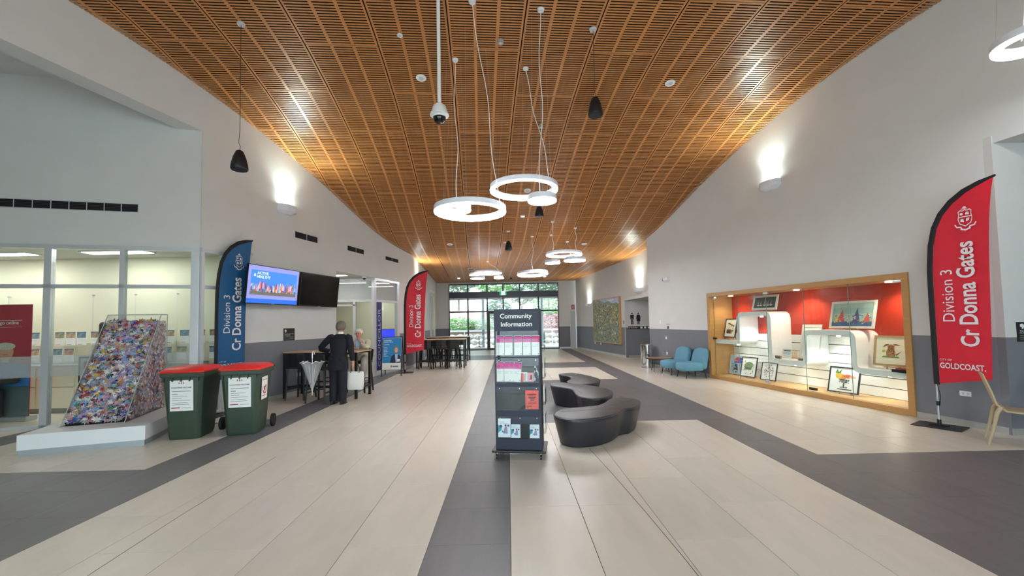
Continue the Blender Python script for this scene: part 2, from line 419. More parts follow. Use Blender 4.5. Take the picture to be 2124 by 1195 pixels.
# orient so that the normal points into the hall
for P_ in (PL, PR, PL2, PR2):
    if (Vector((0, 10, 0)) - P_[0]).dot(P_[1]) < 0: P_[1].negate()
Yp = lambda y, s: (Vector((0, y, 0)), Vector((0, s, 0)))
SLABS = [(None, 14.45, PL, PR), (14.45, 15.73, PL, PR2), (15.73, 24.5, PL2, PR2)]
rowm = {}
for par in (0, 1):
    for k in range(-1, 9):
        v0 = 6.84 + 2.335 * k - (1.168 if par else 0); rowm[(par, k)] = (v0, v0 + 2.335, panel_mesh(v0, v0 + 2.335))
for c in range(-7, 8):
    u0 = -.429 + PW * (c - 0)
    for k in range(-1, 9):
        v0, v1, me = rowm[(abs(c) % 2, k)]
        corners = [Vector((*toXY(u0 + a, v), 0)) for a in (0, PW) for v in (v0, v1)]
        if min(p.y for p in corners) > 24.5: continue
        Mx = Matrix.Rotation(TH, 4, 'Z') @ Matrix.Translation((u0, 0, 0))
        pieces = 0; full = None
        for ya, yb, pa, pb in SLABS:
            planes = [pa, pb] + ([Yp(ya, 1)] if ya else []) + [Yp(yb, -1)]
            if all(min((p - q).dot(n) for p in corners) >= 0 for q, n in planes): full = True
        if full:
            link('ceiling_panel', me, ceiling, (u0, 0, 0)); continue
        big = bmesh.new()
        for ya, yb, pa, pb in SLABS:
            planes = [pa, pb] + ([Yp(ya, 1)] if ya else []) + [Yp(yb, -1)]
            if any(max((p - q).dot(n) for p in corners) <= 0 for q, n in planes): continue
            bm = bmesh.new(); bm.from_mesh(me); bm.transform(Mx)
            for q, n in planes:
                bmesh.ops.bisect_plane(bm, geom=bm.verts[:] + bm.edges[:] + bm.faces[:], plane_co=q, plane_no=n, clear_inner=True)
            if bm.verts:
                t = bpy.data.meshes.new('t'); bm.to_mesh(t); big.from_mesh(t)
            bm.free()
        if big.verts:
            big.transform(Mx.inverted()); m2 = bpy.data.meshes.new('ceiling_panel'); big.to_mesh(m2); m2.materials.append(WOOD)
            link('ceiling_panel', m2, ceiling, (u0, 0, 0))
        big.free()

# ------------------------------------------------------------------ glazing and the rooms behind it
def bars(F, items, name, parent=None, m=ALUW, y0=-.03, y1=.07):
    for s0, s1, z0, z1 in items:
        part(MB().box(s0, s1, y0, y1, z0, z1), name, m, parent)
w1 = sempty('window_2', (GLF[0], GLF[1], 0), GLF[2])                      # office front, left of the corner post
bars(None, [(-7, 0, 3.0, 3.07), (-7, -.12, 2.33, 2.39), (-7, -.12, 0, .05)], 'transom', w1)
bars(None, [(-5.37, -5.31, 0, 3.0), (-4.31, -4.25, 0, 3.0), (-3.28, -3.22, 0, 3.0), (-2.25, -2.15, 0, 3.0), (-1.2, -1.13, 0, 3.0)], 'mullion', w1)
part(MB().box(-.13, .0, -.03, .1, 0, 3.0), 'corner_post', ALUW, w1, bevel=.004)
for a, b in ((-7, -5.37), (-5.31, -4.31), (-4.25, -3.28), (-3.22, -2.25), (-2.15, -1.2), (-1.13, -.13)):
    part(MB().box(a, b, .015, .023, .05, 2.33), 'pane', GLASS, w1); part(MB().box(a, b, .015, .023, 2.39, 3.0), 'pane', GLASS, w1)
    part(MB().box(a, b, .012, .0145, .84, 1.19), 'frosted_band', glassmat('film_frost', (.9, .93, .94), .05, frost=.28), w1)
w2 = sempty('window_3', (L1F[0], L1F[1], 0), L1F[2])                      # narrow pane beside the corner
bars(None, [(0, .5, 3.0, 3.07), (.06, .44, 2.33, 2.39), (.06, .44, .0, .05)], 'transom', w2); bars(None, [(0, .06, 0, 3.0), (.44, .5, 0, 3.0)], 'mullion', w2, y0=-.02)
part(MB().box(.06, .44, .02, .028, .05, 2.33), 'pane', GLASS, w2); part(MB().box(.06, .44, .02, .028, 2.39, 3), 'pane', GLASS, w2)
# office room
orr = MB().box(-12.3, -5.5, 8.75, 8.9, 0, 3.2)
struct('wall_office', orr, CREAM)
struct('ceiling_office', MB().prism([gl(-7, .02)[:2], gl(-.05, .02)[:2], l1(.4, .17)[:2], (-5.3, 8.75), (-12.3, 8.75)], 3.09, 3.15), mat('ceiling_tile', '#cfcfc9', .8))
for x in (-11.3, -9.6, -7.4):
    lp = thing('ceiling_light', {-11.3: 'flush fluorescent panel over the far left of the glazed office', -9.6: 'flush fluorescent panel above the red pull-up banner', -7.4: 'flush fluorescent panel above the paper star case'}[x], 'light', (x, 8.0, 3.088), 0, 'office ceiling panels')
    part(MB().box(-.6, .6, -.15, .15, -.02, 0), 'housing', WHITE, lp); part(MB().box(-.57, .57, -.12, .12, -.024, -.02), 'diffuser', PANELL, lp)
cab = thing('low_cabinet', 'long cream low cupboard run under the brochure racks', 'cabinet', (-12.2, 8.3, 0))
part(MB().box(0, 6.0, .02, .43, .1, .9), 'carcass', CREAM, cab); part(MB().box(0, 6.0, .05, .4, 0, .1), 'plinth', mat('kick_grey', '#8a8984', .5), cab)
part(MB().box(0, 6.02, 0, .44, .9, .93), 'worktop', mat('laminate_grey', '#c5c6c2', .4), cab)
for i in range(8):
    d = part(MB().box(.02 + i * .75, .73 + i * .75, 0, .02, .52, .89), 'drawer', CREAM, cab, bevel=.002)
    link('handle', MB().bar((.28 + i * .75, -.012, .8), (.48 + i * .75, -.012, .8), .008).mesh('handle', ALU), d)
    part(MB().box(.02 + i * .75, .73 + i * .75, 0, .02, .12, .5), 'door', CREAM, cab, bevel=.002)
rackpic = ['#9a8672', '#8199a8', '#9a9c80', '#b8a086', '#7790a0', '#a88a7c']
bi = 0
rack = thing('brochure_rack', 'wire-hung clear brochure shelves on the cream office wall', 'rack', (-12, 8.72, 0))
part(MB().box(.8, 6.4, -.06, -.05, 1.32, 1.34).box(.8, 6.4, -.06, -.05, .98, 1.0).box(.8, 6.4, -.1, -.05, 1.3, 1.305).box(.8, 6.4, -.1, -.05, .96, .965), 'shelf', ACRY, rack)
for i in range(7):
    x = .9 + i * .86
    part(MB().tube([(x, -.03, .95), (x, -.03, 2.32)], .002, 5), 'wire', ALU, rack); part(MB().tube([(x, -.05, 2.32), (x, 0, 2.32)], .014, 8), 'wire_bracket', ALU, rack)
def brochure(x, z, pic, lab, w=.19, h=.27):
    t = thing('brochure', lab, 'brochure', (-12 + x, 8.72 - .075, z), 0, 'brochures in the office rack')
    part(MB().box(0, w, -.004, 0, 0, h), 'booklet', PAPER, t)
    part(MB().box(.004, w - .004, -.0052, -.004, h * .55, h * .93, 0).box(0, w, -.0052, -.004, h * .93, h, 1), 'cover_picture', [mat('print_' + pic[1:], pic, .6, var=.5, scale=30), mat('print_blue', '#3d6f94', .6)], t)
    for a_, b_, z_ in ((w - .03, .012, .42), (w - .06, .01, .3), (.11, .02, .06)): part(MB().box(.02, a_, -.0052, -.004, h * z_, h * (z_ + b_)), 'printed_line', INK if z_ == .06 else mat('faint_print', '#b9bbbe', .6), t)
xs_top = [2.05, 2.28, 2.78, 3.0, 3.22, 3.5, 3.95, 4.25, 4.47, 5.0, 5.3, 5.62, 5.9]
for i, x in enumerate(xs_top):
    brochure(x, 1.305, rackpic[i % 6], 'brochure with picture cover, upper office shelf, place %s from the red banner' % ['one', 'two', 'three', 'four', 'five', 'six', 'seven', 'eight', 'nine', 'ten', 'eleven', 'twelve', 'thirteen'][i])
for i, x in enumerate([2.05, 2.28, 2.75, 2.98, 3.65, 4.95, 5.25, 5.6, 5.9]):
    brochure(x, .965, rackpic[(i + 2) % 6], 'brochure with picture cover, lower office shelf, place %s from the red banner' % ['one', 'two', 'three', 'four', 'five', 'six', 'seven', 'eight', 'nine'][i])
# pull-up banner
pb = thing('pullup_banner', 'red pull-up banner with smiling grey-haired man in blue shirt behind office glass', 'banner', (-9.14, 7.72, 0), R(4))
part(MB().box(-.5, .5, -.1, .1, 0, .08), 'base', ALU, pb, bevel=.01); part(MB().box(-.45, .45, -.004, .004, .08, 2.1), 'banner_sheet', mat('banner_crimson', '#b02c40', .6), pb)
part(MB().bar((0, .03, .05), (0, .03, 2.08), .02), 'support_pole', ALU, pb)
SKIN = mat('skin', '#d9a184', .55, var=.04, scale=30); HAIRG = mat('grey_hair', '#cfc9bd', .8, var=.2, scale=60, bump=.4, bscale=120)
sb = mat('print_shirt_blue', '#3f7fd0', .6, var=.05); gj = mat('print_trouser_grey', '#5f6f72', .6)
polyart(pb, 'portrait_print', [(m_, [(min(.99, q[0] + .1), q[1]) if q[1] < .78 else q for q in p_]) for m_, p_ in [(gj, [(.28, 0), (.98, 0), (.93, .34), (.3, .34)]), (sb, [(.0, .30), (.05, .40), (.28, .475), (.4, .52), (.52, .475), (.82, .52 - .06), (.95, .36), (.94, .27), (.1, .26)]),
    (SKIN, ell(.42, .575, .16, .075, 18)), (SKIN, [(.36, .48), (.5, .48), (.5, .54), (.36, .54)]), (HAIRG, ell(.43, .625, .18, .033, 16)), (mat('print_shade', '#a86f58', .6), [(.38, .555), (.47, .552), (.48, .545), (.39, .545)]),
    (WHITEM, rect(.02, .82, .855, .859)), (WHITEM, rect(.02, .82, .795, .797))]], -.45, .45, .08, 2.1, -.004)
txt(pb, 'Any time, go online', -.44, .28, 1.72, 1.8, -.0065, WHITEM, bold=.015, keep=True)
tr = thing('trolley', 'black tray on folding silver trolley frame left behind the office glass', 'trolley', (-9.15, 7.4, 0))
part(MB().prism([(-.45, .62), (.35, .68), (.42, .78), (-.45, .78)], -.25, .25, 'y'), 'tray', BLKPL, tr, bevel=.01)
part(MB().tube([(-.4, -.2, .2), (.3, -.2, .66)], .012).tube([(-.4, -.2, .66), (.25, -.2, .36)], .012).tube([(.32, -.2, .7), (.32, -.2, .1)], .014).tube([(-.42, -.2, .7), (-.42, -.2, .1)], .014), 'frame', ALU, tr, smooth=40)
for x in (-.42, .32):
    part(MB().tube([(x, -.22, .04), (x, -.18, .04)], .04, 14), 'wheel', RUBBER, tr, smooth=40)
part(MB().box(-.45, .2, -.18, .2, .1, .6), 'storage_bag', mat('black_cloth', '#17171b', .85), tr, bevel=.04)
lb = thing('leaning_post', 'dark round-topped post standing behind the star case inside the office', 'post', (-7.6, 7.95, 0)); part(MB().lathe([(0, 0), (.055, 0), (.055, 1.7), (.04, 1.74), (0, 1.755)], 16), 'shaft', mat('dark_slate', '#34343a', .6, var=.2, scale=20), lb, smooth=50); part(MB().lathe([(.0, 0), (.12, 0), (.12, .03), (0, .03)], 20), 'foot_plate', BLACK, lb)
pf = thing('poster_stand', 'black framed pink poster stand behind the star case', 'sign', (-7.75, 7.7, 0), R(3))
part(MB().box(-.02, .0, -.01, .01, .0, 1.12).box(.46, .48, -.01, .01, 0, 1.12).box(-.02, .48, -.01, .01, 1.1, 1.13).box(-.02, .48, -.01, .01, .45, .48), 'frame', BLACK, pf)
part(MB().box(0, .46, .0, .006, .48, 1.1, 0).box(.06, .4, -.003, 0, .9, 1.04, 1).box(.06, .4, -.003, 0, .6, .85, 2), 'poster', [PAPER, mat('poster_rose', '#c8405e', .6), mat('poster_mauve', '#b88aa0', .6)], pf)

# ---- office doorway further along the left wall
w3 = sempty('door_1', (-4.17, 13.2, 0), 0)
bars(None, [(-1.9, 0, 3.0, 3.06), (-1.9, -.1, 2.33, 2.4), (-1.5, -.62, 2.2, 2.25)], 'transom', w3)
bars(None, [(-.1, .0, 0, 3.0), (-.68, -.6, 0, 2.33), (-1.6, -1.52, 0, 2.33)], 'mullion', w3)
part(MB().box(-1.9, -.1, .02, .03, 2.4, 3.0), 'frosted_pane', GLASSF, w3)
part(MB().box(-1.52, -.68, .02, .03, .05, 2.2), 'pane', GLASS, w3); part(MB().box(-.6, -.1, .02, .03, .05, 2.33), 'pane', GLASS, w3)
part(MB().bar((-.72, -.06, .9), (-.72, -.06, 1.3), .02), 'pull_handle', BLACK, w3)
w4 = sempty('window_4', (L1F[0], L1F[1], 0), L1F[2])
bars(None, [(5.7, 7.25, 3.0, 3.08), (5.78, 7.17, 2.33, 2.4), (5.78, 7.17, 0, .06)], 'transom', w4); bars(None, [(5.66, 5.78, 0, 3.0), (7.1, 7.25, 0, 3.0)], 'mullion', w4)
part(MB().box(5.78, 7.1, .02, .03, 2.4, 3), 'frosted_pane', GLASSF, w4); part(MB().box(5.78, 7.1, .02, .03, .06, 2.33), 'pane', GLASS, w4)
cs = thing('window_sign', 'tall navy strip sign reading COUNCILLOR on the office glass', 'sign', (*l1(5.8, -.004)[:2], .15), L1F[2])
part(MB().box(0, .34, -.004, .02, 0, 2.17), 'strip', NAVY, cs); txt(cs, 'COUNCILLOR', .1, .25, .12, 1.95, -.0055, mat('sign_silver', '#a9b6da', .4), upw=True)
rb = MB().box(-8.2, -4.7, 11.2, 11.35, 0, 3.2).box(-8.3, -3.8, 17.2, 17.35, 0, 3.2).box(-8.3, -8.15, 11.2, 17.3, 0, 3.2)
struct('wall_inner_office', rb, CREAM); struct('ceiling_inner_office', MB().prism([(-5.05, 11.35), (-4.1, 15.2), (-3.8, 17.2), (-8.2, 17.2), (-8.2, 11.35)], 3.085, 3.14), mat('ceiling_tile', '#cfcfc9', .8))
struct('wall_inner_partition', MB().box(-6.3, -6.2, 13.3, 15, 0, 3.05), CREAM)
for i, (x, y) in enumerate(((-5.2, 12.3), (-5.4, 14.6), (-4.9, 16.2))):
    lp = thing('ceiling_light', ['flush panel light in front of the office door', 'flush panel light inside the councillor office', 'flush panel light at the rear of the councillor office'][i], 'light', (x, y, 3.083), 0, 'office ceiling panels')
    part(MB().box(-.5, .5, -.12, .12, -.02, 0), 'housing', WHITE, lp); part(MB().box(-.47, .47, -.09, .09, -.024, -.02), 'diffuser', PANELL, lp)
tv = thing('television', 'blue lit television on a black stand behind the office glass', 'screen', (-4.42, 15.1, 0), R(8))
part(MB().box(-.4, .4, -.02, .03, .96, 1.44), 'casing', BLKPL, tv, bevel=.004); part(MB().box(-.38, .38, -.023, -.02, .98, 1.42), 'display', mat('display_blue', '#2b35d8', .3, var=.4, scale=3, emit=.6), tv)
part(MB().bar((0, .03, .03), (0, .03, 1.1), .05), 'pole', BLACK, tv); part(MB().box(-.35, .35, -.2, .25, 0, .03), 'base', BLACK, tv)
cm = thing('dome_camera', 'small white dome camera under the soffit at the councillor doorway', 'camera', (*l1(5.35, .12)[:2], 3.08)); part(MB().lathe([(0, 0), (.07, 0), (.07, -.03), (.05, -.045), (0, -.045)], 16), 'mount', WHITE, cm, smooth=40); part(MB().lathe([(.048, -.045), (.045, -.07), (.03, -.09), (0, -.097)], 16), 'dome', BLKPL, cm, smooth=60)
struct('ceiling_porch', MB().prism([l1(3.86, .15)[:2], l1(5.7, .15)[:2], (-4.3, 13.18), (-6.2, 13.18), (-6.2, 11.35), (-4.7, 11.35)], 3.081, 3.14), PAINT)
# ---- openings in the far left wall
w5 = sempty('window_5', (L2F[0], L2F[1], 0), L2F[2])
bars(None, [(1.4, 3.1, 3.04, 3.12), (1.48, 3.02, 2.3, 2.36), (1.48, 3.02, 2.86, 2.9)], 'transom', w5); bars(None, [(1.4, 1.48, 0, 3.04), (3.02, 3.1, 0, 3.04), (2.2, 2.26, 0, 3.04)], 'mullion', w5)
part(MB().box(1.48, 3.02, .02, .03, 0, 3.04), 'pane', GLASS, w5)
d2 = sempty('door_2', (L2F[0], L2F[1], 0), L2F[2]); part(MB().box(5.36, 6.04, .02, .06, .01, 3.0), 'leaf', mat('door_grey', '#a7a8aa', .5), d2); bars(None, [(5.3, 6.1, 3.0, 3.1), (5.3, 5.36, 0, 3.0), (6.04, 6.1, 0, 3.0)], 'frame', d2)
rb2 = MB().box(-6.2, -3.9, 22.4, 22.5, 0, 3.3).box(-6.3, -6.2, 17.3, 22.5, 0, 3.3).box(-6.3, -3.9, 17.36, 22.4, 3.2, 3.3)
struct('wall_rear_office', rb2, CREAM)
# ---- narrow plant door by the exit
d3 = sempty('door_3', (3.62, 24.5, 0), 0); part(MB().box(.02, .3, -.02, .02, .01, 2.2), 'leaf', mat('plant_door', '#b7bbbb', .45), d3, bevel=.003); bars(None, [(.0, .02, 0, 2.24), (.3, .34, 0, 2.24), (0, .34, 2.2, 2.24)], 'frame', d3)
part(MB().bar((.26, -.05, .95), (.26, -.05, 1.1), .02), 'handle', ALU, d3); struct('wall_back_right', MB().box(3.62, 4.2, 24.52, 24.7, 0, 4.6), PAINT)
fs = thing('fire_sign', 'small red fire extinguisher sign above the narrow plant door', 'sign', (3.8, 24.44, 2.4)); part(MB().box(-.09, .09, -.01, .01, -.13, .13), 'plate', mat('sign_red', '#b3202a', .5), fs); part(MB().box(-.03, .03, -.013, -.01, -.09, .05).box(-.015, .015, -.013, -.01, .05, .09), 'symbol', PAPER, fs)
# ---- glazed end wall
w6 = sempty('window_6', (0, 24.5, 0), 0)
XS = [-3.43, -2.33, -1.2, -.27, .69, 1.79, 2.96]
for i, x in enumerate(XS):
    part(MB().box(x - .04 if i else x, x + .04 if i < 6 else x, -.06, .06, 0 if i not in (3,) else 2.15, 3.86), 'mullion', DGREY, w6)
part(MB().box(-3.43, 2.96, -.08, .08, 3.04, 3.4), 'beam', mat('dark_beam', '#262b3a', .35), w6)
for z, h in ((3.8, .06), (2.2, .07), (0, .05)):
    for a, b in zip(XS, XS[1:]): part(MB().box(a + .04, b - .04, -.05, .05, z, z + h), 'transom', DGREY, w6)
for a, b in zip(XS, XS[1:]):
    part(MB().box(a + .04, b - .04, -.004, .004, 3.4, 3.8), 'pane', GLASS, w6); part(MB().box(a + .04, b - .04, -.004, .004, 2.27, 3.04), 'pane', GLASS, w6)
    part(MB().box(a + .04, b - .04, -.004, .004, .05, 2.2), 'pane', GLASS, w6)
part(MB().box(-1.16, -1.06, -.07, .05, 0, 2.2).box(-1.06, -.3, -.07, .05, 2.1, 2.2).box(-1.06, -.3, -.07, .05, .0, .1), 'door_leaf_frame', DGREY, w6)
ex = thing('exit_sign', 'green and white running man exit box above the glass doors', 'sign', (-.27, 24.36, 3.17))
part(MB().box(-.19, .19, -.03, .05, 0, .23), 'housing', WHITE, ex, bevel=.005); part(MB().box(-.18, .18, -.033, -.03, .01, .22), 'lit_panel', mat('exit_white', '#e8fff2', .4, emit=1.0), ex)
eg = mat('exit_green', '#0f9e63', .4, emit=.6)
polyart(ex, 'running_figure', [(eg, rect(0, .26, 0, 1)), (eg, rect(.74, 1, 0, 1)), (eg, ell(.55, .8, .05, .09)), (eg, [(.45, .68), (.58, .7), (.56, .4), (.66, .1), (.6, .08), (.5, .36), (.38, .3), (.36, .36), (.46, .45)])], -.18, .18, .01, .22, -.0335)

# ------------------------------------------------------------------ garden beyond the doors
EX = mat('concrete_path', '#cfc6b8', .8, var=.1, scale=3); MULCH = mat('bark_mulch', '#a98b82', .95, var=.45, scale=14, bump=.6, bscale=30)
g = MB().box(-26, 26, 24.7, 29.2, -.12, -.01); struct('ground_path', g, EX)
gs = MB(); nx, ny = 26, 14; vs = []
for j in range(ny + 1):
    for i in range(nx + 1):
        y = 29.3 + j * 1.1; vs.append((-26 + 2 * i, y, .55 + min(y - 29.3, 5.7) * .36 + random.uniform(-.12, .12)))
gs.add(vs, [(j * (nx + 1) + i, j * (nx + 1) + i + 1, (j + 1) * (nx + 1) + i + 1, (j + 1) * (nx + 1) + i) for j in range(ny) for i in range(nx)])
struct('ground_slope', gs, MULCH)
rk = mat('garden_rock', '#b9b3ab', .85, var=.3, scale=5, bump=.5, bscale=12, rnd=.15)
rw = sempty('ground_rock_wall', (0, 0, 0)); rms = []
for q in range(4):
    bm = bmesh.new(); bmesh.ops.create_icosphere(bm, subdivisions=2, radius=1)
    for v in bm.verts: v.co *= random.uniform(.85, 1.12); v.co.x *= 1.2; v.co.z *= .8
    me = bpy.data.meshes.new('rock'); bm.to_mesh(me); bm.free(); me.materials.append(rk); rms.append(me)
for row in range(2):
    x = -7.5
    while x < 8.5:
        s_ = random.uniform(.2, .34); o = link('rock', random.choice(rms), rw, (x + s_, 29.15 + row * .2 + random.uniform(-.05, .05), .2 + row * .38), random.uniform(0, 6)); o.scale = (s_, s_, s_ * .95); x += s_ * 2.0
LEAFS = [mat('leaf_green', '#86b878', .6, var=.3, scale=9), mat('leaf_pale', '#b4cfa8', .6, var=.3, scale=9), mat('leaf_dark', '#7f9c86', .6, var=.3, scale=9), mat('twig_red', '#b88790', .8, var=.3, scale=9)]
BARK = mat('bark', '#7d7168', .9, var=.3, scale=8)
def plant(name, lab, x, y, z, rx, ry, rz_, n, lm, trunk, leaf=.12, grp=None, cat='plant'):
    t = thing(name, lab, cat, (x, y, z), 0, grp); mb = MB()
    for i in range(n):
        d = Vector((random.gauss(0, 1), random.gauss(0, 1), random.gauss(0, 1))).normalized() * random.uniform(.35, 1) ** .5
        p = Vector((d.x * rx, d.y * ry, trunk + rz_ + d.z * rz_)); q = Matrix.Rotation(random.uniform(0, 6.3), 4, 'Z') @ Matrix.Rotation(random.uniform(-1.3, 1.3), 4, 'X'); q.translation = p
        a = leaf * random.uniform(.6, 1.3); mb.add([(-a, 0, 0), (0, -a * .45, 0), (a, 0, .02), (0, a * .45, 0)], [(0, 1, 2, 3)], 0, q)
    o = link('foliage', mb.mesh('foliage', lm, fix=False), t)
    tb_ = MB()
    for k in range(4):
        a = k * 1.57 + .4; tb_.tube([(0, 0, 0), (.05 * math.cos(a), .05 * math.sin(a), trunk * .6 + .1), (rx * .5 * math.cos(a), ry * .5 * math.sin(a), trunk + rz_)], [.02 + trunk * .03, .015 + trunk * .02, .01], 6)
    part(tb_, 'stems', BARK, t, smooth=60); return t
plant('shrub', 'bright green rounded shrub seen through the left glass panel', -3.6, 30.4, .85, 1.3, .8, .55, 900, LEAFS[0], .05, .12, 'shrubs on the garden bank')
plant('shrub', 'pale green shrub seen beside the steel post outside', -1.9, 30.6, .9, .9, .7, .5, 700, LEAFS[1], .05, .12, 'shrubs on the garden bank')
plant('shrub', 'tall dark shrub behind the sliding door leaf', -.7, 32, 1.5, 1.0, .8, .9, 900, LEAFS[2], .2, .14, 'shrubs on the garden bank')
plant('shrub', 'reddish twiggy shrub seen through the right glass panel', 3.1, 30.4, .8, 1.2, .8, .6, 700, LEAFS[3], .1, .1, 'shrubs on the garden bank')
plant('shrub', 'green leafy shrub high in the right glass panel', 3.3, 32.6, 1.9, 1.5, 1, .9, 900, LEAFS[0], .2, .14, 'shrubs on the garden bank')
for i, (x, y, rx, h, tr_, n) in enumerate(((-7.5, 38, 2.6, 1.9, 2.2, 2200), (-4.2, 36, 2.2, 1.7, 1.6, 2000), (-1.2, 40, 2.0, 1.7, 1.5, 1500), (3.6, 37, 2.0, 1.6, 1.6, 1800), (6.6, 36, 2.3, 2.0, 1.8, 2200), (1.4, 42, 1.6, 1.2, .8, 1000))):
    plant('tree', ['bushy gum tree far left above the bank', 'gum tree over the left clerestory panes', 'gum tree over the middle of the glass wall', 'gum tree over the right clerestory panes', 'bushy gum tree far right above the bank', 'small gum tree low behind the exit sign'][i], x, y, 2.5, rx, rx, h, n, LEAFS[2 if i % 2 else 0], tr_, .2, 'trees above the garden bank', 'tree')
for x, lab in ((-1.62, 'grey steel canopy post seen through the left panes'), (2.2, 'grey steel canopy post seen through the right panes')):
    solo(MB().box(-.08, .08, -.08, .08, 0, 3.1), 'canopy_post', mat('post_grey', '#9fb0ba', .5), lab, 'post', (x, 27.3, 0), 0, 'steel canopy posts')
cp_ = thing('canopy', 'dark flat canopy roof outside above the glass doors', 'canopy', (0, 26.6, 3.1)); part(MB().box(-7, 7, -1.7, 1.1, 0, .12), 'deck', mat('canopy_soffit', '#5c5f66', .6), cp_); part(MB().box(-7, 7, .95, 1.1, .0, .26), 'fascia', mat('fascia_brick', '#8d5a52', .7), cp_)
hr = thing('handrail', 'white painted rail running across the garden path outside', 'railing', (0, 28.7, 0)); part(MB().box(-8, 8, -.04, .04, .98, 1.1), 'top_rail', WHITE, hr)
for x in (-6, -3, 0, 3, 6): part(MB().box(x - .03, x + .03, -.03, .03, 0, .98), 'rail_post', WHITE, hr)
for x, lab in ((-3.1, 'round outdoor table base seen left through the glass wall'), (-1.9, 'black outdoor table base beside the steel post')):
    ot = thing('outdoor_table', lab, 'table', (x, 27.2, 0), 0, 'outdoor tables'); part(MB().lathe([(0, .72), (.35, .72), (.35, .75), (0, .75)], 20), 'table_top', ALU, ot); part(MB().tube([(0, 0, 0), (0, 0, .72)], .03), 'pedestal', BLACK, ot)
    for a in range(4): part(MB().bar((0, 0, .06), (.3 * math.cos(a * 1.57 + .5), .3 * math.sin(a * 1.57 + .5), .015), .03), 'foot', BLACK, ot)

# ------------------------------------------------------------------ ceiling lamps
def ring(name, lab, x, y, z, D, cords, tilt=(0, 0), grp='ring pendant lamps'):
    t = thing('ring_lamp', lab, 'pendant lamp', (x, y, z), 0, grp); R_ = D / 2; w = .075; h = .09
    o = link('body', MB().lathe([(R_, 0.012), (R_, h), (R_ - w, h), (R_ - w, .012)], 64, close=True).mesh('body', LEDB, smooth=40), t); o.rotation_euler = (*tilt, 0)
    o = link('diffuser', MB().lathe([(R_ - .001, .0119), (R_ - .004, -.004), (R_ - w + .004, -.004), (R_ - w + .001, .0119)], 64, close=True).mesh('diffuser', LED, smooth=40), t); o.rotation_euler = (*tilt, 0)
    for k in range(3):
        a = k * 2.094 + .5; px, py = (R_ - w / 2) * math.cos(a), (R_ - w / 2) * math.sin(a)
        zt = ceilz(x + px * .6, y + py * .6) - z
        part(MB().tube([(px, py, h), (px * .6, py * .6, zt)], .0012, 4), 'suspension_wire', ALU, t)
    for (cx, cy, ax, ay) in cords:          # rose position (world xy), attachment angle offset in ring space
        zc = ceilz(cx, cy); rx, ry = cx - x, cy - y
        part(MB().lathe([(0, -.03), (.045, -.03), (.055, 0), (0, 0)], 16, M=Matrix.Translation((rx, ry, zc - z))), 'ceiling_rose', WHITE, t, smooth=50)
        pts = []; N = 14
        for i in range(N + 1):
            q = i / N; wob = math.sin(q * 9 + cx * 5) * .035 * math.sin(q * 3.14)
            pts.append((rx + (ax - rx) * q + wob, ry + (ay - ry) * q, (zc - .03 - z) * (1 - q) + h * q))
        part(MB().tube(pts, .006, 6), 'power_cord', WHITE, t, smooth=60)
    return t
ring('A', 'large ring lamp nearest the camera, left of the pair', -.575, 6.65, 3.37, 1.15, [(-.43, 5.83, .49, .1)])
ring('B', 'large ring lamp of the near cluster, higher and right', .32, 7.25, 3.9, 1.19, [(.40, 7.31, .52, .25)])
ring('C', 'small ring lamp overlapping the higher near ring', .53, 6.05, 3.36, .42, [(.57, 6.0, -.03, 0)])
ring('D', 'small ring lamp seen inside the nearest large ring', -.88, 7.1, 3.53, .56, [(-.83, 7.06, .06, -.2)])
ring('E', 'large ring lamp of the middle cluster at right', 1.84, 13.4, 3.72, 1.15, [(1.45, 13.0, -.35, 0), (2.23, 13.45, .4, 0)])
ring('F', 'small ring lamp touching the right middle cluster ring', 1.95, 12.0, 3.33, .62, [(2.11, 14.5, 0, .25)])
ring('G', 'smallest ring lamp below the right middle cluster', 1.4, 12.8, 3.38, .46, [])
ring('H', 'lone large ring lamp hanging in the centre distance', .85, 13.95, 3.17, 1.02, [(.86, 13.95, 0, 0)], tilt=(R(-3), R(-2)))
ring('I', 'large ring lamp of the far left cluster', -.8, 17.25, 3.62, 1.15, [(-.8, 17.3, .5, 0)])
ring('J', 'small ring lamp at front of the far left cluster', -1.15, 16.2, 3.3, .54, [])
ring('K', 'small ring lamp at right of the far cluster', -.35, 17.6, 3.45, .42, [])
ring('L', 'small ring lamp at left edge of the far cluster', -1.4, 17.8, 3.62, .42, [])
# round lamp at the upper right, near the alcove
ring('M', 'ring lamp cut off at the top right of the view', 5.55, 4.2, 4.42, .62, [(5.8, 4.2, 0, .1)])

# wall uplights
def uplight(F, s, z, lab, hidden=False, pw=60):
    fr = frame(*F); x, y, _ = fr(s, 0); t = thing('wall_uplight', lab, 'wall light', (x, y, z), F[2], 'white wall uplights')
    part(MB().rings([[(-.24, -.002, .0), (-.24, -.13, .0), (-.12, -.2, .0), (.12, -.2, .0), (.24, -.13, .0), (.24, -.002, .0)], [(-.24, -.002, -.14), (-.24, -.12, -.14), (-.12, -.19, -.14), (.12, -.19, -.14), (.24, -.12, -.14), (.24, -.002, -.14)], [(-.14, -.002, -.2), (-.13, -.06, -.2), (-.06, -.1, -.2), (.06, -.1, -.2), (.13, -.06, -.2), (.14, -.002, -.2)]]), 'housing', LEDB, t, bevel=.008)
    part(MB().box(-.1, .1, -.15, -.04, .001, .004), 'lamp_lens', SCONL, t)
    l = bpy.data.lights.new('uplight_beam', 'SPOT'); l.energy = pw; l.color = (.86, 1, .9); l.spot_size = R(125); l.spot_blend = .9; l.shadow_soft_size = .05
    o = bpy.data.objects.new('uplight_beam', l); COL.objects.link(o); o.parent = t; o.location = (0, -.14, .03); o.rotation_euler = (R(180 + 22), 0, 0)
uplight(L1F, 2.0, 4.38, 'white wall uplight above the left wall air grille')
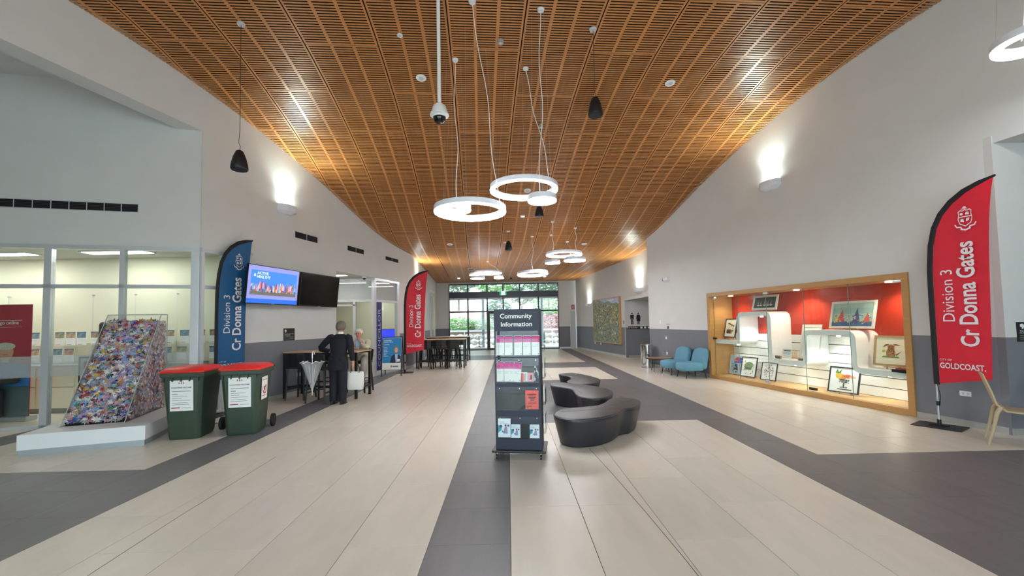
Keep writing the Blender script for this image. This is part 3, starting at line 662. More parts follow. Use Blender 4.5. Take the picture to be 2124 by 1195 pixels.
uplight(R1F, 2.17, 4.6, 'white wall uplight high on the right wall above display case')
uplight(R2F, 8.4, 2.84, 'white wall uplight over the toilet passage', pw=70)
uplight(R2F, 2.65, 2.5, 'white wall uplight left of the large painting', pw=45)
uplight(L2F, 1.0, 3.3, 'white wall uplight hidden behind the far red flag', pw=60)

# pendant speakers, ceiling camera, ceiling fittings
def speaker(lab, x, y, z, cz=None, sc=1, roz=True):
    t = thing('pendant_speaker', lab, 'speaker', (x, y, z), 0, 'black pendant speakers'); zt = ceilz(x, y) - z
    part(MB().lathe([(0, .30), (.03, .30), (.05, .285), (.085, .2), (.11, .09), (.118, .03), (.113, .012)], 28), 'cabinet', mat('speaker_black', '#1b1c20', .45), t, smooth=50)
    part(MB().lathe([(.113, .012), (.105, 0), (.0, 0)], 28), 'grille', mat('speaker_grille', '#0d0d0f', .6), t)
    part(MB().tube([(0, 0, .3), (.01, 0, .36), (-.015, 0, .42), (.0, 0, .6), (0, 0, zt)], .004, 6), 'hanging_cable', mat('cable_grey', '#3f3f3f', .5), t, smooth=60)
    part(MB().lathe([(0, -.03), (.05, -.03), (.06, 0), (0, 0)], 18, M=Matrix.Translation((0, 0, zt))), 'ceiling_rose', mat('rose_grey', '#c9ccd0', .5), t, smooth=50)
speaker('black pendant speaker at left in front of white wall', -3.97, 6.2, 3.95)
speaker('black pendant speaker right of the dome camera', 1.43, 6.42, 4.81)
speaker('black pendant speaker just below the near small ring', .88, 11.0, 4.38)
speaker('small black pendant speaker far down the hall centre', .06, 13.5, 3.93)
cz = ceilz(-.875, 5.55)
dc = thing('dome_camera', 'large white dome camera on a long white ceiling pole', 'camera', (-.875, 5.55, 4.30))
part(MB().tube([(0, 0, .26), (0, 0, .6)], .026, 16).tube([(0, 0, .6), (0, 0, cz - 4.30)], .025, 16), 'pole', WHITE, dc, smooth=40)
part(MB().lathe([(0, .275), (.05, .27), (.09, .235), (.105, .17), (.125, .13), (.128, .115), (.09, .1), (.085, .085)], 28), 'housing', WHITE, dc, smooth=40)
part(MB().lathe([(.086, .1), (.084, .07), (.07, .03), (.045, .008), (0, 0)], 28), 'lens_dome', mat('smoked_dome', '#0c0d10', .08), dc, smooth=60)
part(MB().lathe([(.03, .02), (.05, .012), (.03, .006)], 20), 'trim_ring', CHROME, dc, smooth=60)
def disc(lab, x, y, r, cat='speaker', name='ceiling_speaker', drop=.012, m=None, grp='flush round ceiling fittings'):
    z = ceilz(x, y); sl = math.atan2(Zv(-x * sT + y * cT + .1) - Zv(-x * sT + y * cT - .1), .2)
    t = thing(name, lab, cat, (x, y, z), 0, grp); o1 = part(MB().lathe([(0, -drop), (r * .92, -drop), (r, -.003), (r, .0)], 26), 'rim', m or WHITE, t, smooth=50); o1.rotation_euler = (sl, 0, 0)
    o2 = part(MB().lathe([(0, -drop - .002), (r * .45, -drop - .002), (r * .5, -drop)], 20), 'centre_cap', mat('fitting_grey', '#cfd2d6', .5), t, smooth=50); o2.rotation_euler = (sl, 0, 0)
disc('round white ceiling disc left of the camera pole', -1.51, 7.5, .095)
disc('round white ceiling disc at the right half of the ceiling', 3.18, 7.78, .095)
disc('round white ceiling disc seen through the higher near ring', .6, 11.44, .1)
disc('round white ceiling disc left in the far ceiling', -1.97, 14.45, .1)
disc('round white ceiling disc right in the far ceiling', 2.76, 14.79, .1)
disc('tiny white ceiling sensor left of the camera pole, nearer than the disc', -1.64, 6.49, .045, 'sensor', 'ceiling_sensor')
disc('grey drum detector on the centre ceiling panel', -.04, 6.64, .055, 'detector', 'smoke_detector', .05, mat('drum_grey', '#a9a49c', .5))
disc('grey drum detector behind the crossing lamp cords', .8, 8.98, .05, 'detector', 'smoke_detector', .05, mat('drum_grey', '#a9a49c', .5))
disc('small white detector seen through the higher near ring', .63, 10.9, .05, 'detector', 'smoke_detector', .03)
disc('small grey detector above the farthest pendant speaker', -.07, 14.41, .05, 'detector', 'smoke_detector', .03)
disc('tiny grey detector beside the middle cluster cord', 1.5, 13.9, .05, 'detector', 'smoke_detector', .03)
em = thing('emergency_light', 'small square white emergency light in the far ceiling', 'light', (.5, 12.6, ceilz(.5, 12.6))); part(MB().box(-.07, .07, -.05, .05, -.05, 0), 'box', WHITE, em, bevel=.004); part(MB().box(-.03, .03, -.02, .02, -.054, -.05), 'lens', DOWNL, em)
for x, y, lab in ((-1.64, 19.2, 'small dark and white projector unit under the far ceiling left'), (.9, 20.5, 'small flush fitting in the far ceiling near the doors')):
    q = thing('ceiling_unit', lab, 'ceiling unit', (x, y, ceilz(x, y))); part(MB().box(-.16, .16, -.08, .08, -.06, 0), 'case', WHITE, q, bevel=.005); part(MB().box(-.14, .14, -.085, -.08, -.05, -.02), 'front', BLACK, q)
dd = thing('dome_camera', 'tiny black dome camera under ceiling near the exit', 'camera', (.2, 22.5, ceilz(.2, 22.5))); part(MB().lathe([(0, -.1), (.04, -.09), (.06, -.05), (.07, 0)], 16), 'dome', BLKPL, dd, smooth=60); part(MB().lathe([(.07, -.01), (.085, -.01), (.085, 0)], 16), 'collar', WHITE, dd)
for x, y, lab in ((-2.6, 22.4, 'recessed downlight far left near the glass wall'), (2.0, 22.4, 'recessed downlight far right near the glass wall')):
    q = thing('downlight', lab, 'light', (x, y, ceilz(x, y)), 0, 'far ceiling downlights'); part(MB().lathe([(.07, -.01), (.1, -.012), (.1, 0)], 20), 'trim', WHITE, q); part(MB().lathe([(0, -.006), (.07, -.006)], 20), 'lens', DOWNL, q)

# ------------------------------------------------------------------ display case in the right wall
dcase = thing('display_case', 'large oak-framed glass display case set into the right wall', 'display case', (R1F[0], R1F[1], 0), R1F[2])
def fm(*a): part(MB().box(*a), 'frame_member', OAK, dcase, bevel=.003)
fm(-.18, 4.72, -.03, .1, 2.18, 2.28); fm(-.18, 4.72, -.03, .1, 0, .1); fm(-.18, -.08, -.03, .1, .1, 2.18); fm(4.62, 4.72, -.03, .1, .1, 2.18)
part(MB().box(-.1, 4.64, .1, .68, .06, .1), 'floor_board', OAKF, dcase); part(MB().box(-.1, 4.64, .1, .68, 2.18, 2.22), 'top_board', OAKF, dcase)
part(MB().box(-.1, -.06, .1, .68, .1, 2.18), 'side_board', OAK, dcase); part(MB().box(4.6, 4.64, .1, .68, .1, 2.18), 'side_board', OAK, dcase)
part(MB().box(-.1, 4.64, .66, .7, 1.2, 2.18), 'red_back_panel', REDD, dcase, label='plain red back panel')
for i in range(6): part(MB().box(-.06, 4.6, .66, .68, .105 + i * .184, .275 + i * .184), 'slat_board', WHITEM, dcase, bevel=.003)
part(MB().box(-.06, 4.6, .68, .7, .1, 1.2), 'slat_backing', BLACK, dcase)
def rounded(P, r=.1, k=5):
    out = []
    for i in range(len(P)):
        p = Vector(P[i])
        if i in (0, len(P) - 1): out.append(tuple(p)); continue
        a = (Vector(P[i - 1]) - p).normalized(); b = (Vector(P[i + 1]) - p).normalized()
        p1 = p + a * r; p2 = p + b * r
        for q in range(k + 1):
            t = q / k; out.append(tuple((1 - t) ** 2 * p1 + 2 * t * (1 - t) * p + t * t * p2))
    return out
rp_ = rounded([(-.06, .98), (.79, .98), (.79, 1.69), (1.76, 1.69), (1.76, .62), (2.66, .62), (2.66, 1.28), (3.67, 1.28), (3.67, .61), (4.6, .61)], .13)
A = []; B = []
for i, p in enumerate(rp_):
    a = Vector(rp_[max(i - 1, 0)]); b = Vector(rp_[min(i + 1, len(rp_) - 1)]); d = (b - a).normalized(); n = Vector((-d.y, d.x)) * .05
    A.append(Vector(p) + n); B.append(Vector(p) - n)
mb = MB(); vs = []
for q in range(len(A)): vs += [(A[q].x, .12, A[q].y), (B[q].x, .12, B[q].y), (B[q].x, .655, B[q].y), (A[q].x, .655, A[q].y)]
n_ = len(A); mb.add(vs, [(4 * i + k, 4 * i + (k + 1) % 4, 4 * i + 4 + (k + 1) % 4, 4 * i + 4 + k) for i in range(n_ - 1) for k in range(4)] + [(3, 2, 1, 0), (4 * n_ - 4, 4 * n_ - 3, 4 * n_ - 2, 4 * n_ - 1)])
part(mb, 'ribbon_shelf', WHITE, dcase, smooth=35, label='white glossy ribbon shelf stepping up and down')
for a, b in ((-.08, .87), (.875, 1.775), (1.78, 2.735), (2.74, 3.675), (3.68, 4.62)):
    part(MB().box(a + .002, b - .002, .045, .053, .1, 2.18), 'glass_door', GLASS, dcase)
for s in (.87, 1.78, 2.74, 3.68): part(MB().box(s - .003, s + .003, .043, .055, .1, 2.18), 'glass_edge', mat('glass_edge', '#6d8a80', .2), dcase)
for s0, s1, z in ((-.03, .06, 2.13), (1.72, 1.84, 2.15), (4.45, 4.6, 2.15)): part(MB().box(s0, s1, .03, .07, z - .02, z + .03), 'hinge', CHROME, dcase)
for s0, s1, z in ((2.79, 2.95, .13), (4.36, 4.6, .66), (-.05, .06, 1.04), (1.67, 1.79, .12)): part(MB().box(s0, s1, .03, .068, z, z + .05), 'lock', BLKPL if z != .12 else ALU, dcase)
for s in (.35, 2.35, 4.2):
    part(MB().lathe([(0, 0), (.045, 0), (.05, .004), (.05, .02)], 20, M=Matrix.Translation((s, .3, 2.165))), 'downlight', DOWNL, dcase)
for s, y, z, pw, c in ((.35, .3, 2.12, 18, (1, .85, .65)), (2.35, .35, 2.12, 34, (1, .8, .6)), (4.2, .35, 2.12, 30, (1, .85, .65)), (1.3, .35, 1.6, 34, (1, 1, 1)), (3.2, .35, 1.18, 34, (1, 1, 1)), (.5, .3, .88, 4, (1, .9, .75)), (2.2, .3, .52, 5, (1, .95, .85)), (4.1, .3, .52, 4, (1, .9, .8))):
    l = bpy.data.lights.new('case_spot', 'SPOT'); l.energy = pw * .55; l.color = c; l.spot_size = R(140); l.spot_blend = .7; l.shadow_soft_size = .04
    o = bpy.data.objects.new('case_spot', l); COL.objects.link(o); o.parent = dcase; o.location = (s, y, z)
for s, z in ((1.3, 1.61), (3.2, 1.2), (.5, .9), (2.2, .54), (4.1, .53)): part(MB().lathe([(0, 0), (.03, 0), (.035, .02)], 16, M=Matrix.Translation((s, .35, z))), 'shelf_light', DOWNL, dcase)
BLKF = mat('frame_black', '#1b1a1d', .4); WHF = mat('frame_silver_white', '#d6d3cd', .45); OKF = mat('frame_pale_oak', '#b99667', .5)
def picture(lab, s, z, w, h, fmat, layers, depth=.3, yaw_=0, tilt=12, fw_=.03, mount=PAPER, name='framed_picture'):
    X, Y, _ = r1(s, depth); t = thing(name, lab, 'picture', (X, Y, z), R1F[2] + R(yaw_), 'framed pictures in the display case'); t.rotation_euler[0] = -R(tilt)
    mb = MB()
    for a in ((0, w, 0, fw_), (0, w, h - fw_, h)): mb = MB().box(a[0], a[1], -.012, .012, a[2], a[3]); part(mb, 'frame_rail', fmat, t)
    for a in ((0, fw_), (w - fw_, w)): part(MB().box(a[0], a[1], -.012, .012, fw_, h - fw_), 'frame_stile', fmat, t)
    part(MB().box(fw_, w - fw_, -.002, .006, fw_, h - fw_), 'sheet', mount, t)
    polyart(t, 'image', layers, fw_, w - fw_, fw_, h - fw_, -.0025); return t
def easel(lab, s, z, depth=.34, yaw_=0, w=.2):
    X, Y, _ = r1(s, depth); t = thing('table_easel', lab, 'easel', (X, Y, z), R1F[2] + R(yaw_), 'small timber easels'); P_ = mat('pine', '#c99a66', .6)
    part(MB().bar((-w / 2, .0, 0), (-w / 2 + .02, .085, .3), .014), 'leg', P_, t); part(MB().bar((w / 2, .0, 0), (w / 2 - .02, .085, .3), .014), 'leg', P_, t)
    part(MB().bar((0, .17, 0), (0, .08, .28), .012), 'rear_leg', P_, t); part(MB().box(-w / 2 - .02, w / 2 + .02, -.055, .0, .03, .042), 'ledge', P_, t)
def C(h_, nm='ink_'): return mat(nm + h_[1:], h_, .6)
def scatter(cols, n, x0, x1, y0, y1, s, seed):
    rr = random.Random(seed); out = []
    for i in range(n):
        x, y = rr.uniform(x0, x1), rr.uniform(y0, y1); a = rr.uniform(0, 6.3); q = s * rr.uniform(.4, 1.2); w = q * rr.uniform(.3, .8)
        ca, sa = math.cos(a), math.sin(a); out.append((C(rr.choice(cols)), [(x + ca * q, y + sa * q), (x - sa * w, y + ca * w), (x - ca * q, y - sa * q), (x + sa * w, y - ca * w)]))
    return out
boats = [(C('#1a191b'), rect(.0, 1, 0, 1))]
for i, x in enumerate((.2, .33, .5, .66, .8)):
    boats += [(C('#d8d2c4'), [(x - .07, .3), (x + .07, .3), (x + .04, .2), (x - .04, .2)]), (C('#b9b3a7'), [(x, .32), (x + .012, .32), (x + .004, .82)]), (C('#8f8a80'), [(x - .05, .33), (x - .01, .35), (x - .005, .7)])]
picture('white-framed black picture of pale sailing boats, top left of the case', 1.06, 1.775, .74, .36, WHF, boats, .3, 0, 14, .05)
sail = [(C('#a8bdb2'), rect(0, 1, 0, 1)), (C('#8fb0ae'), rect(0, 1, .55, .8)), (C('#3f5f8c'), rect(0, 1, 0, .2))]
for x, w, h, c in ((.22, .22, .75, '#c8554a'), (.6, .2, .8, '#4a4f86'), (.86, .18, .6, '#cf6250'), (.1, .1, .55, '#d6b24a')):
    sail.append((C(c), [(x - w / 2, .18), (x + w / 2, .18), (x + w * .1, h)]))
sail += scatter(['#e2c06a', '#33406e', '#d9d4c8', '#b04a42', '#5d7fae'], 60, .05, .95, .12, .5, .035, 3)
picture('large white-framed picture of red and blue sailing boats on red wall', 3.02, 1.36, .82, .54, WHF, sail, .34, 4, 14, .045)
dog = [(C('#f1e9d4'), rect(.02, .98, .02, .98)), (C('#5f9a4a'), [(.2, .24), (.8, .24), (.75, .3), (.25, .3)]), (C('#b9824f'), ell(.5, .42, .16, .17)), (C('#a86f40'), ell(.5, .64, .12, .1)), (C('#8d5a34'), [(.4, .7), (.22, .62), (.3, .74), (.44, .76)]), (C('#8d5a34'), [(.6, .7), (.82, .7), (.68, .76), (.56, .76)]), (C('#8d5a34'), [(.64, .36), (.86, .5), (.7, .32)]), (C('#e0b840'), ell(.26, .48, .06, .05)), (C('#2b2320'), ell(.46, .66, .014, .02)), (C('#2b2320'), ell(.54, .66, .014, .02)), (C('#c24a38'), ell(.5, .6, .03, .03))] + scatter(['#7a4c2c', '#c9955c'], 40, .36, .64, .28, .6, .04, 8)
picture('oak-framed picture of a shaggy brown dog in the case', 3.86, .72, .52, .53, OKF, dog, .3, 6, 10, .035)
picture('black-framed sepia print on the far left shelf', .02, 1.09, .42, .5, BLKF, [(C('#efe6cf'), rect(.06, .94, .06, .94)), (C('#5b3a28'), rect(.15, .6, .18, .42)), (C('#2d2622'), [(.2, .75), (.8, .6), (.85, .64), (.25, .82)]), (C('#9a6a44'), rect(.5, .8, .3, .38))] + scatter(['#3a2a22', '#8f6a4a'], 40, .15, .85, .15, .8, .04, 5), .3, 0, 12, .022)
picture('blue and red abstract boat print at bottom left of the case', .0, .12, .72, .5, WHF, [(C('#a9c0d0'), rect(0, 1, 0, 1)), (C('#2b55b0'), [(.15, .6), (.85, .6), (.7, .9), (.3, .92)]), (C('#c8382e'), ell(.33, .78, .12, .12)), (C('#4b4b50'), [(.15, .2), (.4, .2), (.36, .55), (.25, .55)]), (C('#55555c'), [(.62, .2), (.85, .2), (.72, .56), (.64, .56)])] + scatter(['#203a80', '#e8eef2', '#222226', '#6c8cc0'], 70, .08, .92, .08, .9, .05, 6), .45, 0, 8, .015)
picture('black-framed green cottage garden print, bottom left on an easel', .62, .13, .44, .5, BLKF, [(C('#7d9a5c'), ell(.5, .58, .3, .2)), (C('#6a6a66'), rect(.25, .7, .35, .5)), (C('#e3b23c'), ell(.2, .8, .05, .04))] + scatter(['#5c8040', '#3b3b3b', '#9aa88a', '#b7a68a'], 80, .12, .88, .25, .75, .04, 9) + scatter(['#2b2b2b'], 14, .15, .85, .1, .2, .03, 2), .25, 8, 14, .02)
picture('black-framed red and brown figures print, bottom centre left', 1.28, .13, .4, .42, BLKF, scatter(['#a8503c', '#7c5a40', '#3d5a48', '#c98a5a', '#444'.replace('444', '444444')], 110, .2, .8, .15, .9, .045, 10), .25, 8, 14, .018)
fruit = [(C('#d9903a'), ell(.42, .62, .16, .12)), (C('#e6b84a'), ell(.3, .68, .12, .14)), (C('#d96a4a'), ell(.62, .66, .14, .08)), (C('#f0b08a'), ell(.78, .64, .12, .06)), (C('#5c8a3c'), [(.16, .78), (.3, .76), (.24, .96)]), (C('#4c7a34'), [(.24, .78), (.36, .78), (.4, .95)]), (C('#8a8a90'), [(.3, .52), (.72, .52), (.6, .38), (.42, .38)]), (C('#2b2b2e'), [(.32, .52), (.7, .52), (.66, .48), (.36, .48)]), (C('#55565c'), rect(.48, .53, .2, .38)), (C('#2b2b2e'), rect(.38, .64, .17, .2)), (C('#222222'), rect(.3, .8, .08, .12))] + scatter(['#3b3b40', '#c8c8cc'], 30, .34, .7, .38, .52, .03, 12)
picture('black-framed print of fruit spilling from a glass bowl', 3.02, .13, .54, .5, BLKF, fruit, .22, 10, 16, .022)
picture('tall white-framed picture of small black marks behind the ribbon', 2.22, .69, .5, .75, WHF, [(C('#e8e4dc'), rect(.1, .9, .1, .9))] + scatter(['#2b2b2e', '#8f8a80'], 26, .3, .7, .1, .9, .03, 14), .42, -4, 10, .06)
picture('small green canvas leaning at the right end of shelf', 4.36, .7, .22, .34, mat('canvas_edge', '#c8bfa6', .7), [(C('#8d8f5c'), rect(0, 1, 0, 1))] + scatter(['#5f6f3c', '#c0b27a', '#6f5a38'], 30, .05, .95, .05, .95, .08, 15), .4, -10, 20, .008)
picture('small white note card with dark lines on middle shelf', 1.88, .69, .24, .2, WHF, [(C('#2b2b2e'), rect(.1, .9, .78, .9)), (C('#b8cede'), rect(.08, .92, .38, .7)), (C('#6a6a6e'), rect(.15, .85, .2, .24))], .3, 0, 14, .006, name='note_card')
for lab, s, z, d, yw in (('small timber easel under the pale boats picture', 1.45, 1.74, .325, 0), ('small timber easel under the red and blue sailing boats', 3.42, 1.33, .4, 4), ('small timber easel under the dog picture', 4.14, .665, .37, 6), ('small timber easel under the sepia print', .25, 1.03, .325, 0), ('small timber easel under the cottage garden print', .86, .1, .33, 8), ('small timber easel under the figures print', 1.5, .1, .33, 8), ('small timber easel under the fruit bowl print', 3.3, .1, .31, 10)):
    easel(lab, s, z, d, yw)
mod = thing('model_boat', 'little folded paper boat model on the middle shelf', 'ornament', (*r1(2.02, .5)[:2], .67), R1F[2]); part(MB().prism([(-.08, 0), (.08, 0), (.1, .03), (-.1, .03)], -.02, .02, 'y'), 'hull', mat('boat_tan', '#c7ac8c', .6), mod)
for a, h in ((-.05, .16), (.01, .2), (.05, .14)): part(MB().prism([(a - .02, .03), (a + .03, .03), (a, .03 + h)], -.004, .004, 'y'), 'sail', mat('sail_cream', '#e2c8a8', .6), mod)
for lab, s, w, c in (('small boxed photo card left on the middle shelf', 1.82, .14, '#8d7f74'), ('tan notice strip lying at the right of middle shelf', 2.42, .2, '#cdb89a')):
    b = thing('display_card', lab, 'card', (*r1(s, .2)[:2], .67), R1F[2]); part(MB().box(0, w, -.02, .02, 0, .07), 'card_body', mat('card_' + c[1:], c, .6), b); part(MB().box(.01, w - .01, -.022, -.02, .012, .05), 'print', mat('print_card_dark', '#5b4f48', .6, var=.4, scale=60), b)
rbk = thing('small_box', 'flat red and timber box at right end of case shelf', 'box', (*r1(4.28, .3)[:2], .66), R1F[2]); part(MB().box(0, .28, -.08, .1, 0, .03), 'base', mat('box_brown', '#8a4f34', .5), rbk, bevel=.003); part(MB().box(.0, .28, -.08, .1, .03, .05), 'lid', mat('box_red', '#a03a2a', .5), rbk, bevel=.003)

# ------------------------------------------------------------------ right wall fittings
def sign_plate(name, lab, F, s, z, w, h, m, cat='sign', d=.012, bev=.002):
    x, y, _ = frame(*F)(s, 0); t = thing(name, lab, cat, (x, y, z), F[2]); part(MB().box(0, w, -d, -.001, 0, h), 'plate', m, t, bevel=bev); return t
fl_ = thing('dome_camera', 'small white bullet camera on the right wall left of case', 'camera', (*r1(-2.0, 0)[:2], 2.88), R1F[2])
part(MB().tube([(0, 0, 0), (0, -.05, 0)], [.06, .05], 18), 'mount', WHITE, fl_, smooth=40); part(MB().tube([(0, -.04, 0), (-.1, -.14, -.03)], [.065, .06], 18), 'barrel', WHITE, fl_, smooth=40); part(MB().tube([(-.1, -.14, -.03), (-.115, -.155, -.033)], [.045, .04], 18), 'lens', BLKPL, fl_, smooth=40)
for lab, s, z, w, h, m in (('small white wall controller above the grey band, right wall', -2.62, 1.46, .07, .1, WHITE), ('upper white socket on the grey band near blue chairs', -2.3, .96, .08, .08, WHITE), ('lower white socket behind the blue chairs table', -2.28, .47, .08, .08, WHITE)):
    t = sign_plate('wall_socket', lab, R1F, s, z, w, h, m, 'socket'); part(MB().box(w * .3, w * .7, -.016, -.012, h * .3, h * .6), 'switch', mat('switch_grey', '#c9ccd0', .5), t)
ph = thing('wall_hook', 'small dark key lock under tiny lettering, right wall', 'lock', (*r1(-2.12, 0)[:2], 1.34), R1F[2]); part(MB().box(-.02, .02, -.03, 0, -.05, .04), 'body', mat('lock_bronze', '#4a4640', .4, metal=.5), ph, bevel=.008); txt(ph, 'PRESS TO EXIT', -.1, .1, .08, .11, -.002, INK)
t = sign_plate('wall_socket', 'white double socket on grey wall behind the right flag pole', R1F, 5.28, .43, .13, .07, WHITE, 'socket')
for a in (.03, .09): part(MB().box(a, a + .025, -.016, -.012, .02, .05), 'switch', mat('switch_grey', '#c9ccd0', .5), t)
def cctv(lab, X, Y, Z, rz, w=.34, h=.28):
    t = thing('notice', lab, 'sign', (X, Y, Z), rz); part(MB().box(0, w, -.008, -.001, 0, h), 'plate', mat('notice_black', '#16161a', .4), t)
    polyart(t, 'camera_symbol', [(PAPER, [(.1, .88), (.18, .92), (.26, .8), (.2, .72), (.1, .76)]), (PAPER, [(.16, .76), (.22, .74), (.2, .64), (.15, .66)])], 0, w, 0, h, -.0085)
    txt(t, 'This area is under constant', w * .08, w * .92, h * .52, h * .58, -.0088, PAPER); txt(t, 'CCTV surveillance', w * .08, w * .6, h * .42, h * .49, -.0088, PAPER)
    for i in range(3): part(MB().box(w * .08, w * .9, -.009, -.008, h * (.3 - i * .09), h * (.32 - i * .09)), 'small_print', mat('small_print', '#9a9aa0', .6), t)
cctv('black camera surveillance notice on the left wall beside the screens', *l1(1.98, 0)[:2], 1.28, L1F[2])
cctv('black camera surveillance notice on the alcove wall, far right', 6.72, 5.5, 1.22, 0, .42, .26)
t = sign_plate('wall_socket', 'white wall socket behind the bar table near the screens', L1F, 2.4, .42, .12, .08, WHITE, 'socket'); part(MB().box(.03, .06, -.016, -.012, .02, .05), 'switch', mat('switch_grey', '#c9ccd0', .5), t)
# toilets wall
tm = thing('toilet_sign', 'black man and woman symbols on the passage wall', 'sign', (5.12, 17.85, 1.4)); K = mat('sign_black', '#17171a', .5)
man_ = [(K, ell(0, .9, .1, .065)), (K, rect(-.17, .17, .5, .8)), (K, rect(-.26, -.19, .42, .78)), (K, rect(.19, .26, .42, .78)), (K, rect(-.15, -.02, 0, .5)), (K, rect(.02, .15, 0, .5)), (K, rect(-.26, .26, .74, .8))]
wom_ = [(K, ell(0, .9, .1, .065)), (K, [(-.26, .26), (.26, .26), (.12, .8), (-.12, .8)]), (K, [(-.3, .46), (-.24, .42), (-.1, .8), (-.18, .8)]), (K, [(.3, .46), (.24, .42), (.1, .8), (.18, .8)]), (K, rect(-.13, -.02, 0, .27)), (K, rect(.02, .13, 0, .27))]
polyart(tm, 'man_symbol', [(m, [(p[0] + .5, p[1]) for p in q]) for m, q in man_], 0, .33, 0, .52, -.003); polyart(tm, 'woman_symbol', [(m, [(p[0] + .5, p[1]) for p in q]) for m, q in wom_], .27, .6, 0, .52, -.003)
ds = thing('direction_sign', 'long black strip sign with white symbols under toilet figures', 'sign', (5.0, 17.85, 1.2)); part(MB().box(0, 1.3, -.012, 0, 0, .12), 'strip', K, ds); txt(ds, 'Accessible Toilet, Parents Room', .05, .5, .03, .09, -.0135, PAPER)
for i in range(4): part(MB().box(.62 + i * .16, .72 + i * .16, -.0135, -.012, .02, .1), 'symbol', PAPER, ds)
t = sign_plate('plaque', 'small brass plaque beside the large painting', R2F, 6.78, 1.43, .09, .14, mat('brass', '#a08848', .35, metal=.7), 'plaque')
pa = thing('painting', 'huge oak-framed green and ochre landscape painting on right wall', 'painting', (*rr2(3.35, 0)[:2], .53), R2F[2])
pw, phh = 3.25, 2.1
for a in ((0, .04, 0, phh), (pw - .04, pw, 0, phh)): part(MB().box(a[0], a[1], -.09, 0, a[2], a[3]), 'frame_stile', OAK, pa)
for a in ((.04, pw - .04, 0, .04), (.04, pw - .04, phh - .04, phh)): part(MB().box(a[0], a[1], -.09, 0, a[2], a[3]), 'frame_rail', OAK, pa)
pm = bpy.data.materials.new('landscape_paint'); pm.use_nodes = True; n = pm.node_tree.nodes; l = pm.node_tree.links; b = n['Principled BSDF']; b.inputs['Roughness'].default_value = .5
tcx = n.new('ShaderNodeTexCoord'); mpx = n.new('ShaderNodeMapping'); mpx.inputs['Scale'].default_value = (1.1, 1, .9); mpx.inputs['Rotation'].default_value = (0, R(25), 0); l.new(tcx.outputs['Object'], mpx.inputs[0])
nz = n.new('ShaderNodeTexNoise'); nz.inputs['Scale'].default_value = 4.2; nz.inputs['Detail'].default_value = 9; nz.inputs['Roughness'].default_value = .75; nz.inputs['Distortion'].default_value = 1.6; l.new(mpx.outputs[0], nz.inputs['Vector'])
cr = n.new('ShaderNodeValToRGB'); l.new(nz.outputs[0], cr.inputs[0]); cr.color_ramp.elements[0].position = .36; cr.color_ramp.elements[0].color = lin('#1d2a2e'); cr.color_ramp.elements[1].position = .64; cr.color_ramp.elements[1].color = lin('#e6e2cc')
for p, c in ((.41, '#2f5a50'), (.45, '#6a8a5a'), (.485, '#b8a850'), (.515, '#4f7f9a'), (.545, '#3a4a3c'), (.575, '#c0934a'), (.605, '#8fb0a0')): e = cr.color_ramp.elements.new(p); e.color = lin(c)
l.new(cr.outputs[0], b.inputs['Base Color'])
link('canvas', MB().box(.04, pw - .04, -.085, -.03, .04, phh - .04).mesh('canvas', pm), pa)
polyart(pa, 'brush_strokes', scatter(['#20302c', '#d8c078', '#5c8a6a', '#3f6f8a', '#b0883c', '#e6e0c4', '#17201e', '#7aa0a8', '#8a5a38', '#2f5a44'], 420, .01, .99, .01, .85, .022, 31) + scatter(['#c8a848', '#8f9a50', '#d8c890', '#5a5a34'], 120, .05, .95, .45, .85, .03, 33), .04, pw - .04, .04, phh - .04, -.0855)['kind'] = 'stuff'
polyart(pa, 'painted_sky', [(mat('sky_paint', '#b9c8e6', .6, var=.2, scale=8), [(.35, .96), (.5, .92), (.62, .95), (.8, .88), (.92, .9), (1, .86), (1, 1), (.3, 1)]), (mat('cloud_paint', '#dfe2ee', .6), ell(.72, .96, .12, .025))], .04, pw - .04, .04, phh - .04, -.091)
for i, (s) in enumerate((3.25, 4.05)):
    t = sign_plate('wall_socket', ['white socket below the left corner of the painting', 'white socket below the middle of the painting'][i], R2F, s, .41, .1, .09, WHITE, 'socket'); part(MB().box(.03, .06, -.016, -.012, .03, .06), 'switch', mat('switch_grey', '#c9ccd0', .5), t)

# ------------------------------------------------------------------ left wall fittings
def grille(lab, F, s, z, w, h, n):
    x, y, _ = frame(*F)(s, 0); t = thing('air_grille', lab, 'vent', (x, y, z), F[2], 'black slotted wall grilles')
    for a in ((0, w, 0, .012), (0, w, h - .012, h)): part(MB().box(a[0], a[1], -.008, .0, a[2], a[3]), 'frame_rail', ALUW, t)
    for i in range(n + 1): part(MB().box(i * (w - .012) / n, .012 + i * (w - .012) / n, -.008, 0, .012, h - .012), 'divider', ALUW, t)
    part(MB().box(.01, w - .01, -.003, -.001, .01, h - .01), 'duct', mat('duct_black', '#0d0d0e', .9), t)
    for i in range(5): part(MB().box(.012, w - .012, -.006, -.002, .02 + i * (h - .03) / 5, .026 + i * (h - .03) / 5), 'blade', mat('blade_grey', '#35353a', .6), t)
grille('black slotted air grille nearest the screens, right of the uplight', L1F, 2.31, 3.7, .8, .17, 2)
grille('black slotted air grille, middle one along the left wall', L1F, 4.33, 3.72, .82, .16, 2)
grille('black slotted air grille farthest along the left wall', L1F, 6.37, 3.74, .87, .14, 2)
grille('long black slotted air grille above the office glass', GLF, -2.95, 3.67, 2.0, .16, 8)
